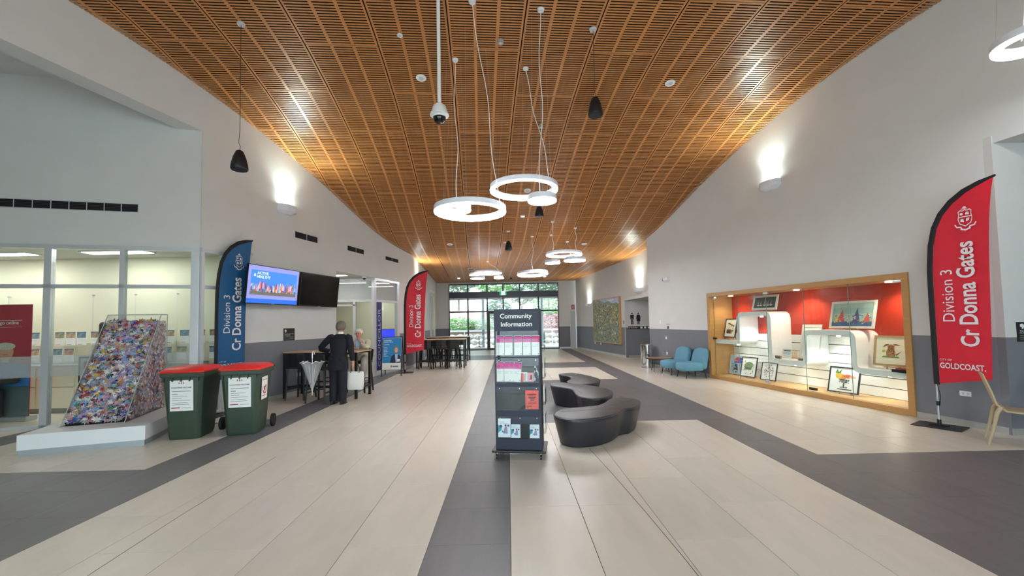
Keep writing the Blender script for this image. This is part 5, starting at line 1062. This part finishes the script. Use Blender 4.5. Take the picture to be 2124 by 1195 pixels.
ct_ = thing('coffee_table', 'low round dark-rimmed coffee table beside the blue chairs', 'table', (4.66, 12.98, 0)); part(MB().lathe([(0, .375), (.39, .375), (.4, .385), (.4, .41), (.39, .42), (.385, .41), (0, .41)], 40), 'tray_rim', mat('walnut_dark', '#3b2a22', .4), ct_, smooth=30); part(MB().lathe([(0, .41), (.383, .41), (.383, .4125), (0, .4125)], 40), 'table_top', mat('tan_top', '#b08a72', .4), ct_)
for k in range(4): a = k * 1.571 + .6; part(MB().tube([(.26 * math.cos(a), .26 * math.sin(a), .38), (.31 * math.cos(a), .31 * math.sin(a), 0)], .011, 8), 'leg', BLACK, ct_, smooth=50)
sbn = thing('litter_bin', 'tall mirror-polished steel litter bin at the toilet passage corner', 'bin', (4.62, 14.05, 0)); part(MB().lathe([(0, 0), (.19, 0), (.19, .05), (.185, .055), (.2, .06), (.2, .72), (.2, .76), (.17, .775), (.15, .765), (.15, .5), (0, .5)], 36), 'shell', CHROME, sbn, smooth=40); part(MB().lathe([(.192, 0), (.205, 0), (.205, .035), (.192, .035)], 36, close=True), 'base_ring', mat('steel_brushed', '#a4a4a2', .3, metal=.9), sbn)

# ------------------------------------------------------------------ bar tables and stools
def bar_table(lab, X, Y, rz, L_=1.75, D_=.7, H_=1.03):
    t = thing('bar_table', lab, 'table', (X, Y, 0), rz, 'tall black-legged bar tables')
    part(MB().box(-L_ / 2, L_ / 2, -D_ / 2, D_ / 2, H_ - .025, H_), 'table_top', mat('table_top_oak', '#c4a883', .4, var=.08, scale=4, stretch=(1, 8, 1)), t, bevel=.003)
    for x in (-1, 1):
        for y in (-1, 1): part(MB().box(x * (L_ / 2 - .03) - .025, x * (L_ / 2 - .03) + .025, y * (D_ / 2 - .03) - .025, y * (D_ / 2 - .03) + .025, 0, H_ - .025), 'leg', BLACK, t)
        part(MB().box(x * (L_ / 2 - .03) - .02, x * (L_ / 2 - .03) + .02, -D_ / 2 + .05, D_ / 2 - .05, .2, .24), 'side_rail', BLACK, t)
    for y in (-1, 1): part(MB().box(-L_ / 2 + .05, L_ / 2 - .05, y * (D_ / 2 - .03) - .015, y * (D_ / 2 - .03) + .015, H_ - .065, H_ - .025), 'apron', BLACK, t)
    part(MB().box(-L_ / 2 + .05, L_ / 2 - .05, -.02, .02, .2, .24), 'foot_rail', BLACK, t); return t
bar_table('tall bar table on left with the two people', -4.13, 9.68, R(-8)); bar_table('tall bar table nearest the far red flag', -2.45, 15.45, 0); bar_table('farthest tall bar table before the glass doors', -2.55, 18.0, R(-2))
def stool(X, Y, rz, lab):
    t = thing('bar_stool', lab, 'stool', (X, Y, 0), rz, 'black plastic bar stools')
    part(MB().rings([[(-.21, -.2, .68), (.21, -.2, .68), (.22, .2, .68), (-.22, .2, .68)], [(-.22, -.215, .7), (.22, -.215, .7), (.22, .22, .7), (-.22, .22, .7)], [(-.2, -.2, .725), (.2, -.2, .725), (.2, .2, .715), (-.2, .2, .715)]]), 'seat', BLKPL, t, bevel=.008)
    part(MB().rings([[(-.21, .20, .72), (-.1, .225, .72), (.1, .225, .72), (.21, .2, .72), (.21, .225, .72), (.1, .25, .72), (-.1, .25, .72), (-.21, .225, .72)], [(-.225, .235, 1.0), (-.1, .275, 1.02), (.1, .275, 1.02), (.225, .235, 1.0), (.225, .255, 1.0), (.1, .295, 1.02), (-.1, .295, 1.02), (-.225, .255, 1.0)]]), 'backrest', BLKPL, t, bevel=.006)
    for x in (-1, 1):
        for y in (-1, 1): part(MB().bar((x * .18, y * .18, .69), (x * .22, y * .22, 0), .035, .03), 'leg', BLKPL, t)
        part(MB().bar((x * .208, -.21, .22), (x * .208, .21, .22), .02, .03), 'side_rung', BLKPL, t)
    part(MB().bar((-.21, -.205, .27), (.21, -.205, .27), .03, .025), 'footrest', BLKPL, t); part(MB().bar((-.2, .205, .3), (.2, .205, .3), .02, .02), 'rear_rung', BLKPL, t)
    return t
st0 = stool(-4.62, 9.42, R(172), 'black bar stool at left end of the table by the screens')
for X, Y, rz, lab in ((-3.97, 8.98, 170, 'black bar stool with the clear umbrella hanging on it'), (-3.6, 10.25, -8, 'black bar stool under the seated man'), (-4.45, 10.42, -8, 'black bar stool tucked behind the table by the screens'),
                      (-2.96, 15.1, 180, 'left black stool on the near side of the middle bar table'), (-2.44, 15.1, 180, 'centre black stool on the near side of the middle bar table'), (-1.95, 15.12, 180, 'right black stool on the near side of the middle bar table'),
                      (-2.75, 15.85, 0, 'left black stool on the far side of the middle bar table'), (-2.15, 15.85, 0, 'right black stool on the far side of the middle bar table'),
                      (-3.15, 17.65, 180, 'left black stool at the farthest bar table'), (-2.6, 17.62, 180, 'centre black stool at the farthest bar table'), (-2.02, 17.65, 180, 'right black stool at the farthest bar table')):
    dup(st0, (X, Y, 0), R(rz), lab)

# ------------------------------------------------------------------ sandwich board
sbd = thing('sandwich_board', 'black A-frame sandwich board with blue councillor poster', 'sign', (-3.66, 13.35, 0), R(4))
for y, s in ((-.28, -1), (.28, 1)):
    for x in (-.3, .3): part(MB().bar((x, y, 0), (x * .97, y * .08, 1.22), .028, .02), 'leg', BLACK, sbd)
    part(MB().bar((-.3, y * .83, .2), (.3, y * .83, .2), .02), 'cross_bar', BLACK, sbd); part(MB().bar((-.3, y * .1, 1.2), (.3, y * .1, 1.2), .024), 'top_bar', BLACK, sbd)
ta = math.atan2(.2576, 1.22)
ps_ = part(MB().box(-.285, .285, -.006, .004, 0, 1.0), 'poster_panel', PAPER, sbd); ps_.location = (0, -.245, .2); ps_.rotation_euler[0] = -ta
SKN = mat('print_skin', '#dfae94', .6); NV = mat('print_navy', '#232c52', .6)
o = polyart(ps_, 'poster_print', [(mat('poster_blue', '#1f86c4', .5), rect(0, 1, .2, 1)), (NV, [(.42, .2), (.46, .4), (.62, .48), (.85, .46), (1, .4), (1, .2)]), (mat('print_hair', '#8f8478', .6), ell(.73, .62, .14, .13)), (SKN, ell(.73, .61, .095, .085)), (mat('print_shirt', '#a8c4e8', .6), [(.66, .48), (.82, .48), (.8, .22), (.72, .22)]), (PAPER, ell(.73, .575, .04, .012)), (mat('print_shade', '#a86f58', .6), rect(.67, .7, .62, .63)), (mat('print_shade', '#a86f58', .6), rect(.76, .79, .62, .63)), (PAPER, rect(.8, .94, .24, .32)), (C('#5a6a80'), rect(.46, .52, .06, .13)), (C('#5a6a80'), rect(.56, .86, .07, .11))], -.28, .28, .01, .99, -.0062)
txt(ps_, 'Councillor', -.25, -.02, .9, .935, -.0075, PAPER, bold=.02); txt(ps_, 'Donna Gates', -.25, .02, .85, .885, -.0075, PAPER, bold=.02)
for i, w in enumerate((.16, 0, .1, .12, .09, .13, .1, .08, .14)):
    if w: part(MB().box(-.25, -.25 + w, -.0075, -.0065, .78 - i * .045, .792 - i * .045), 'printed_line', PAPER, ps_) if False else link('printed_line', MB().box(-.25, -.25 + w, -.0075, -.0065, .78 - i * .045, .79 - i * .045).mesh('printed_line', PAPER), ps_)

# ------------------------------------------------------------------ moulded chair and desk at the right edge
PLY = mat('moulded_ply', '#b9a483', .45, var=.06, scale=4)
mc = thing('moulded_chair', 'pale timber-coloured moulded side chair at the right edge', 'chair', (6.22, 5.06, 0), R(45))
part(MB().rings([[(x, y, z) for x, y, z in r] for r in [
    [(-.2, -.24, .43), (0, -.25, .425), (.2, -.24, .43), (.2, -.24, .415), (0, -.25, .41), (-.2, -.24, .415)], [(-.21, 0, .42), (0, 0, .41), (.21, 0, .42), (.21, 0, .4), (0, 0, .39), (-.21, 0, .4)],
    [(-.2, .16, .43), (0, .16, .42), (.2, .16, .43), (.2, .17, .41), (0, .17, .4), (-.2, .17, .41)], [(-.2, .23, .5), (0, .235, .49), (.2, .23, .5), (.2, .25, .49), (0, .255, .48), (-.2, .25, .49)],
    [(-.21, .27, .66), (0, .285, .66), (.21, .27, .66), (.21, .29, .66), (0, .305, .66), (-.21, .29, .66)], [(-.2, .33, .86), (0, .35, .87), (.2, .33, .86), (.2, .345, .86), (0, .365, .87), (-.2, .345, .86)]]]), 'seat_shell', PLY, mc, bevel=.004, smooth=60)
for x in (-1, 1):
    part(MB().tube([(x * .19, .2, .47), (x * .2, .24, .4), (x * .21, .28, .2), (x * .215, .33, 0)], [(.026, .018), (.024, .018), (.018, .014), (.013, .011)], 10), 'leg', PLY, mc, smooth=60)
    part(MB().tube([(x * .19, -.2, .41), (x * .2, -.22, .2), (x * .21, -.25, 0)], [.02, .017, .012], 10), 'leg', PLY, mc, smooth=60)
dk = thing('desk', 'grey-topped desk cut off at the right edge', 'desk', (6.78, 4.85, 0), 0); part(MB().box(-.2, 1.3, -.35, .4, .71, .74), 'table_top', mat('desk_grey', '#77787f', .4), dk, bevel=.002)
for x in (1.2,): part(MB().box(x, x + .05, -.3, .35, 0, .71), 'panel_leg', ALU, dk)
part(MB().box(-.05, 0, .3, .35, 0, .71), 'leg', mat('desk_leg', '#8a8d94', .4, metal=.5), dk)

# ------------------------------------------------------------------ people
def skin_body(verts, edges, mats, name, parent, sub=2):
    me = bpy.data.meshes.new('b'); me.from_pydata([v[0] for v in verts], edges, []); o = bpy.data.objects.new('b', me); COL.objects.link(o)
    m = o.modifiers.new('s', 'SKIN'); m.use_smooth_shade = True; m.branch_smoothing = .4
    for i, v in enumerate(verts):
        r = v[1]; o.data.skin_vertices[0].data[i].radius = r if isinstance(r, tuple) else (r, r)
    o.data.skin_vertices[0].data[0].use_root = True
    s = o.modifiers.new('u', 'SUBSURF'); s.levels = sub; s.render_levels = sub
    dg = bpy.context.evaluated_depsgraph_get(); dg.update(); e = bpy.data.meshes.new_from_object(o.evaluated_get(dg)); bpy.data.objects.remove(o)
    e.name = name; e.materials.clear(); e.materials.append(mats); e.polygons.foreach_set('use_smooth', [True] * len(e.polygons))
    return link(name, e, parent)
def body(parent, J, skin, head_r=(.078, .098)):
    """J: joint dict -> one continuous skinned figure with fingers"""
    V = []; Ed = []; ix = {}
    def add(k, p, r, par=None):
        V.append((p, r)); ix[k] = len(V) - 1
        if par is not None: Ed.append((ix[par], ix[k]))
    add('pelvis', J['pelvis'], (.15, .11)); add('waist', J['waist'], (.135, .1), 'pelvis'); add('chest', J['chest'], (.14, .105), 'waist'); add('uchest', J['uchest'], (.105, .08), 'chest')
    add('neck', J['neck'], .052, 'uchest'); add('neck2', J['neck2'], .05, 'neck'); hd = Vector(J['head']); add('head', tuple(hd), head_r[0], 'neck2'); add('crown', tuple(hd + Vector(J.get('crown', (0, .01, .085)))), .07, 'head')
    for s in 'LR':
        add('sh' + s, J['sh' + s], .042, 'uchest'); add('el' + s, J['el' + s], .04, 'sh' + s); add('wr' + s, J['wr' + s], .026, 'el' + s)
        w = Vector(J['wr' + s]); d = (Vector(J['ha' + s]) - w).normalized(); add('pa' + s, tuple(w + d * .05), (.036, .018), 'wr' + s); add('pb' + s, tuple(w + d * .085), (.038, .016), 'pa' + s)
        sd = Vector(J['sd' + s]).normalized(); cu = Vector(J['cu' + s]).normalized()
        for k, (o_, ln) in enumerate(((-.03, .065), (-.01, .075), (.01, .07), (.028, .055))):
            a = w + d * .1 + sd * o_; b = a + d * ln * .55 + cu * ln * .15; c = b + d * ln * .3 + cu * ln * .35
            add('f%d' % k + s, tuple(a), .0095, 'pb' + s); add('g%d' % k + s, tuple(b), .009, 'f%d' % k + s); add('h%d' % k + s, tuple(c), .0075, 'g%d' % k + s)
        a = w + d * .045 - sd * .045; b = a + d * .035 - sd * .012 + cu * .01; add('t' + s, tuple(a), .011, 'pa' + s); add('u' + s, tuple(b), .009, 't' + s)
        add('hip' + s, J['hip' + s], .085, 'pelvis'); add('kn' + s, J['kn' + s], .055, 'hip' + s); add('an' + s, J['an' + s], .036, 'kn' + s); add('toe' + s, J['to' + s], .034, 'an' + s)
    return skin_body(V, Ed, skin, 'body', parent)
def hring(cx, cy, z, rx, ry, n=20, ty=0, sq=.0): return [(cx + rx * math.copysign(abs(math.cos(2 * math.pi * k / n)) ** (1 - sq), math.cos(2 * math.pi * k / n)), cy + ry * math.sin(2 * math.pi * k / n) + 0, z + ty * math.sin(2 * math.pi * k / n)) for k in range(n)]
def sleeve(mb, pts, rs): mb.tube(pts, rs, 12)
# standing figure, back to the camera
wm = thing('person', 'standing person in navy jacket and trousers, back turned, leaning on bar table', 'person', (-3.51, 8.72, 0), R(172))
J = dict(pelvis=(0, 0, .92), waist=(0, -.01, 1.05), chest=(0, -.03, 1.2), uchest=(0, -.05, 1.34), neck=(0, -.06, 1.42), neck2=(0, -.085, 1.475), head=(0, -.105, 1.56), crown=(0, -.0, .06),
         shL=(.19, -.05, 1.35), elL=(.43, -.05, 1.14), wrL=(.37, -.26, 1.06), haL=(.33, -.4, 1.045), sdL=(-1, -.2, 0), cuL=(0, 0, -1),
         shR=(-.19, -.05, 1.35), elR=(-.26, -.02, 1.09), wrR=(-.26, -.1, .86), haR=(-.255, -.13, .75), sdR=(0, 1, 0), cuR=(1, 0, 0),
         hipL=(.09, 0, .86), knL=(.095, -.01, .48), anL=(.095, .02, .09), toL=(.11, -.11, .035), hipR=(-.09, 0, .86), knR=(-.095, -.01, .48), anR=(-.095, .02, .09), toR=(-.11, -.11, .035))
body(wm, J, SKIN)
SUIT = mat('navy_suit', '#14151f', .85, var=.1, scale=12, bump=.15, bscale=90)
jk = MB().rings([hring(0, .02, .70, .215, .155), hring(0, .015, .8, .215, .15), hring(0, .0, .95, .19, .135), hring(0, -.01, 1.07, .175, .125), hring(0, -.03, 1.2, .195, .135), hring(0, -.045, 1.31, .205, .125), hring(0, -.055, 1.37, .18, .1), hring(0, -.065, 1.41, .11, .08), hring(0, -.07, 1.43, .068, .062)])
jk.tube([(.15, -.05, 1.36), (.2, -.05, 1.345), (.3, -.05, 1.27), (.42, -.05, 1.15), (.435, -.08, 1.12), (.40, -.17, 1.085), (.375, -.25, 1.065)], [.075, .08, .068, .06, .06, .052, .045], 12)
jk.tube([(-.15, -.05, 1.36), (-.2, -.05, 1.34), (-.245, -.035, 1.22), (-.265, -.02, 1.09), (-.265, -.06, .98), (-.262, -.09, .88)], [.075, .078, .068, .06, .052, .046], 12)
part(jk, 'jacket', SUIT, wm, smooth=70); part(MB().rings([hring(0, .018, .69, .2, .14), hring(0, .018, .72, .205, .145)]), 'hem', SUIT, wm)
part(MB().rings([hring(0, -.07, 1.425, .066, .06), hring(0, -.078, 1.46, .058, .054), hring(0, -.08, 1.465, .052, .048)]), 'shirt_collar', PAPER, wm, smooth=60)
tr_ = MB()
for x in (-1, 1): tr_.tube([(x * .08, .01, .95), (x * .09, .01, .8), (x * .095, 0, .5), (x * .095, .015, .3), (x * .095, .015, .06)], [(.115, .13), (.105, .12), (.09, .095), (.085, .09), (.08, .088)], 14)
part(tr_, 'trousers', mat('navy_trousers', '#191a26', .85), wm, smooth=60)
HAIRB = mat('grey_brown_hair', '#6f655b', .7, var=.3, scale=50, bump=.5, bscale=110)
part(MB().rings([hring(0, -.075, 1.5, .07, .07), hring(0, -.085, 1.54, .092, .1), hring(0, -.095, 1.6, .098, .112), hring(0, -.1, 1.65, .088, .1), hring(0, -.1, 1.685, .055, .065), hring(0, -.1, 1.695, .02, .02)]), 'hair', HAIRB, wm, smooth=70)
for x in (-1, 1):
    part(MB().rings([hring(x * .1, -.02, 0, .043, .12), hring(x * .1, -.02, .03, .045, .125), hring(x * .1, .01, .06, .042, .09), hring(x * .097, .04, .1, .038, .045)]), 'shoe', mat('shoe_black', '#101012', .3), wm, smooth=50)
bg_ = thing('tote_bag', 'white tote bag with black handles held by the standing person', 'bag', (-3.19, 8.80, .3), R(-5))
part(MB().rings([[(-.15, -.05, 0), (.15, -.05, 0), (.15, .05, 0), (-.15, .05, 0)], [(-.17, -.06, .15), (.17, -.06, .15), (.17, .06, .15), (-.17, .06, .15)], [(-.165, -.02, .37), (.165, -.02, .37), (.165, .02, .37), (-.165, .02, .37)]]), 'sack', mat('canvas_white', '#e6e4de', .8, bump=.3, bscale=30), bg_, bevel=.012, smooth=40)
for y in (-.022, .022): part(MB().tube([(-.09, y, .34), (-.085, y, .45), (-.03, y * .5, .555), (.0, y * .3, .57), (.03, y * .5, .55), (.08, y, .45), (.09, y, .34)], .008, 6), 'handle', BLKPL, bg_, smooth=60)
bg_.location = (-3.2, 8.83, .27)
# clear umbrella hooked over the stool back
um = thing('umbrella', 'furled clear plastic umbrella hanging on the bar stool', 'umbrella', (-4.0, 8.62, 0), R(0)); cl = glassmat('clear_vinyl', (.92, .96, 1), .35, frost=.35)
n = 16
def urg(r, z, a=.22): return [((r * (1 + a * (k % 2))) * math.cos(2 * math.pi * k / n), (r * (1 + a * (k % 2))) * math.sin(2 * math.pi * k / n), z) for k in range(n)]
part(MB().rings([urg(.008, .30), urg(.05, .45), urg(.1, .62), urg(.15, .80), urg(.175, .87, .3)], cap=False), 'canopy', cl, um, smooth=30)
hm = urg(.177, .872, .3); hm = [(p[0], p[1], p[2] + (.02 if k % 2 == 0 else -.01)) for k, p in enumerate(hm)]
part(MB().tube(hm + [hm[0]], .006, 5, cap=False), 'white_hem', PAPER, um)
part(MB().tube([(0, 0, .22), (0, 0, .98)], .007, 8), 'shaft', PAPER, um, smooth=60); part(MB().tube([(0, 0, .2), (0, 0, .31)], [.008, .012], 8), 'ferrule', PAPER, um, smooth=60)
for k in range(8): a = k * math.pi / 4; part(MB().bar((.01 * math.cos(a), .01 * math.sin(a), .3), (.17 * math.cos(a), .17 * math.sin(a), .875), .004), 'rib', PAPER, um)
part(MB().tube([(0, 0, .95), (0, 0, 1.05), (.0, .03, 1.085), (.0, .065, 1.08), (0, .085, 1.04), (0, .085, .99)], .012, 10), 'hook_handle', WHITE, um, smooth=60)
# seated man
mn = thing('person', 'seated white-haired man in cream jacket resting chin on hand', 'person', (-3.58, 10.22, 0), R(4))
J = dict(pelvis=(0, .03, .80), waist=(0, -.0, .93), chest=(0, -.06, 1.07), uchest=(0, -.1, 1.19), neck=(0, -.13, 1.265), neck2=(0, -.16, 1.315), head=(0, -.185, 1.40), crown=(0, .02, .075),
         shL=(.19, -.1, 1.2), elL=(.22, -.36, 1.08), wrL=(.105, -.285, 1.17), haL=(.045, -.262, 1.27), sdL=(-.5, -.8, 0), cuL=(-.6, .5, .2),
         shR=(-.19, -.1, 1.2), elR=(-.24, -.3, 1.075), wrR=(-.06, -.43, 1.065), haR=(.06, -.46, 1.06), sdR=(0, -1, 0), cuR=(0, 0, -1),
         hipL=(.1, .0, .79), knL=(.2, -.38, .77), anL=(.12, -.3, .36), toL=(.12, -.42, .31), hipR=(-.1, 0, .79), knR=(-.18, -.36, .76), anR=(-.14, -.28, .36), toR=(-.14, -.4, .31))
body(mn, J, mat('ruddy_skin', '#d08f74', .55, var=.06, scale=30))
CRM = mat('cream_jacket', '#cfc6b2', .85, var=.05, scale=10, bump=.2, bscale=60)
jk = MB().rings([hring(0, .04, .76, .2, .155), hring(0, .03, .86, .2, .155), hring(0, -.01, .97, .195, .145), hring(0, -.06, 1.08, .2, .145), hring(0, -.09, 1.17, .2, .125), hring(0, -.11, 1.22, .17, .1), hring(0, -.13, 1.255, .1, .075), hring(0, -.135, 1.27, .07, .062)])
jk.tube([(.14, -.1, 1.205), (.2, -.1, 1.195), (.23, -.22, 1.14), (.235, -.34, 1.085), (.215, -.375, 1.085), (.15, -.33, 1.13), (.11, -.295, 1.16)], [.07, .075, .067, .06, .058, .052, .044], 12)
jk.tube([(-.14, -.1, 1.205), (-.2, -.1, 1.195), (-.24, -.2, 1.14), (-.25, -.3, 1.085), (-.2, -.35, 1.08), (-.08, -.42, 1.072)], [.07, .075, .066, .06, .055, .045], 12)
part(jk, 'jacket', CRM, mn, smooth=70)
part(MB().prism([(-.05, 1.25), (.05, 1.25), (.045, 1.1), (.03, .95), (-.03, .95), (-.045, 1.1)], -.235, -.2, 'y'), 'shirt_front', mat('pale_blue_shirt', '#a9c6e4', .8), mn, bevel=.01)
part(MB().prism([(-.065, 1.27), (0, 1.235), (.065, 1.27), (.05, 1.3), (-.05, 1.3)], -.215, -.19, 'y'), 'shirt_collar', mat('pale_blue_shirt', '#a9c6e4', .8), mn, bevel=.008)
tr_ = MB()
for x, kx_, ax in ((1, .2, .12), (-1, -.18, -.14)): tr_.tube([(x * .09, .08, .79), (x * .1, -.02, .80), ((x * .1 + kx_) / 2, -.2, .79), (kx_, -.39, .76), (kx_ * .98, -.42, .70), ((kx_ + ax) / 2, -.36, .56), (ax, -.3, .38)], [.1, .105, .095, .085, .082, .075, .065], 14)
part(tr_, 'trousers', mat('stone_trousers', '#aaa69c', .85), mn, smooth=60)
hw = mat('white_hair', '#dedad2', .8, var=.12, scale=50, bump=.4, bscale=110)
part(MB().rings([hring(0, -.13, 1.39, .083, .075), hring(0, -.14, 1.43, .092, .088), hring(0, -.155, 1.475, .09, .098), hring(0, -.165, 1.51, .066, .075), hring(0, -.165, 1.522, .03, .035)]), 'hair', hw, mn, smooth=70)
fc = mat('eye_brown', '#6e4436', .6)  # flat brown used for the eyes
for x in (-1, 1):
    part(MB().rings([hring(x * .03, -.262, 1.405, .011, .006, 10), hring(x * .03, -.266, 1.41, .011, .006, 10), hring(x * .03, -.262, 1.416, .009, .005, 10)]), 'eye', fc, mn, smooth=60)
    part(MB().bar((x * .016, -.268, 1.427), (x * .046, -.26, 1.427), .006), 'eyebrow', hw, mn); part(MB().rings([hring(x * .086, -.17, 1.37, .01, .014, 10), hring(x * .092, -.165, 1.395, .012, .018, 10), hring(x * .088, -.165, 1.42, .009, .014, 10)]), 'ear', MATS['ruddy_skin'], mn, smooth=60)
    part(MB().rings([hring((.12 if x > 0 else -.14), -.36, .295, .042, .11), hring((.12 if x > 0 else -.14), -.36, .335, .043, .11), hring((.12 if x > 0 else -.14), -.32, .37, .04, .06), hring((.12 if x > 0 else -.14), -.3, .41, .04, .045)]), 'shoe', MATS['shoe_black'], mn, smooth=50)
part(MB().rings([hring(0, -.262, 1.425, .007, .006, 10), hring(0, -.278, 1.39, .012, .014, 10), hring(0, -.272, 1.375, .014, .012, 10), hring(0, -.262, 1.37, .01, .008, 10)]), 'nose', MATS['ruddy_skin'], mn, smooth=60); part(MB().bar((-.022, -.262, 1.348), (.02, -.264, 1.35), .006), 'mouth', mat('lips', '#9c5548', .6), mn)
bi_ = thing('papers', 'small stack of white papers on the bar table beside the standing person', 'paper', (-3.98, 9.62, 1.0305), R(-12)); part(MB().box(-.15, .15, -.1, .1, 0, .004), 'sheet', PAPER, bi_); part(MB().box(-.13, .16, -.09, .11, .004, .008), 'sheet', PAPER, bi_)
pc = thing('folded_card', 'white folded card standing on the bar table by the elbow', 'card', (-3.93, 9.5, 1.031), R(-20)); part(MB().prism([(-.05, 0), (.05, 0), (.004, .17), (-.004, .17)], -.05, .05, 'x'), 'card', PAPER, pc)
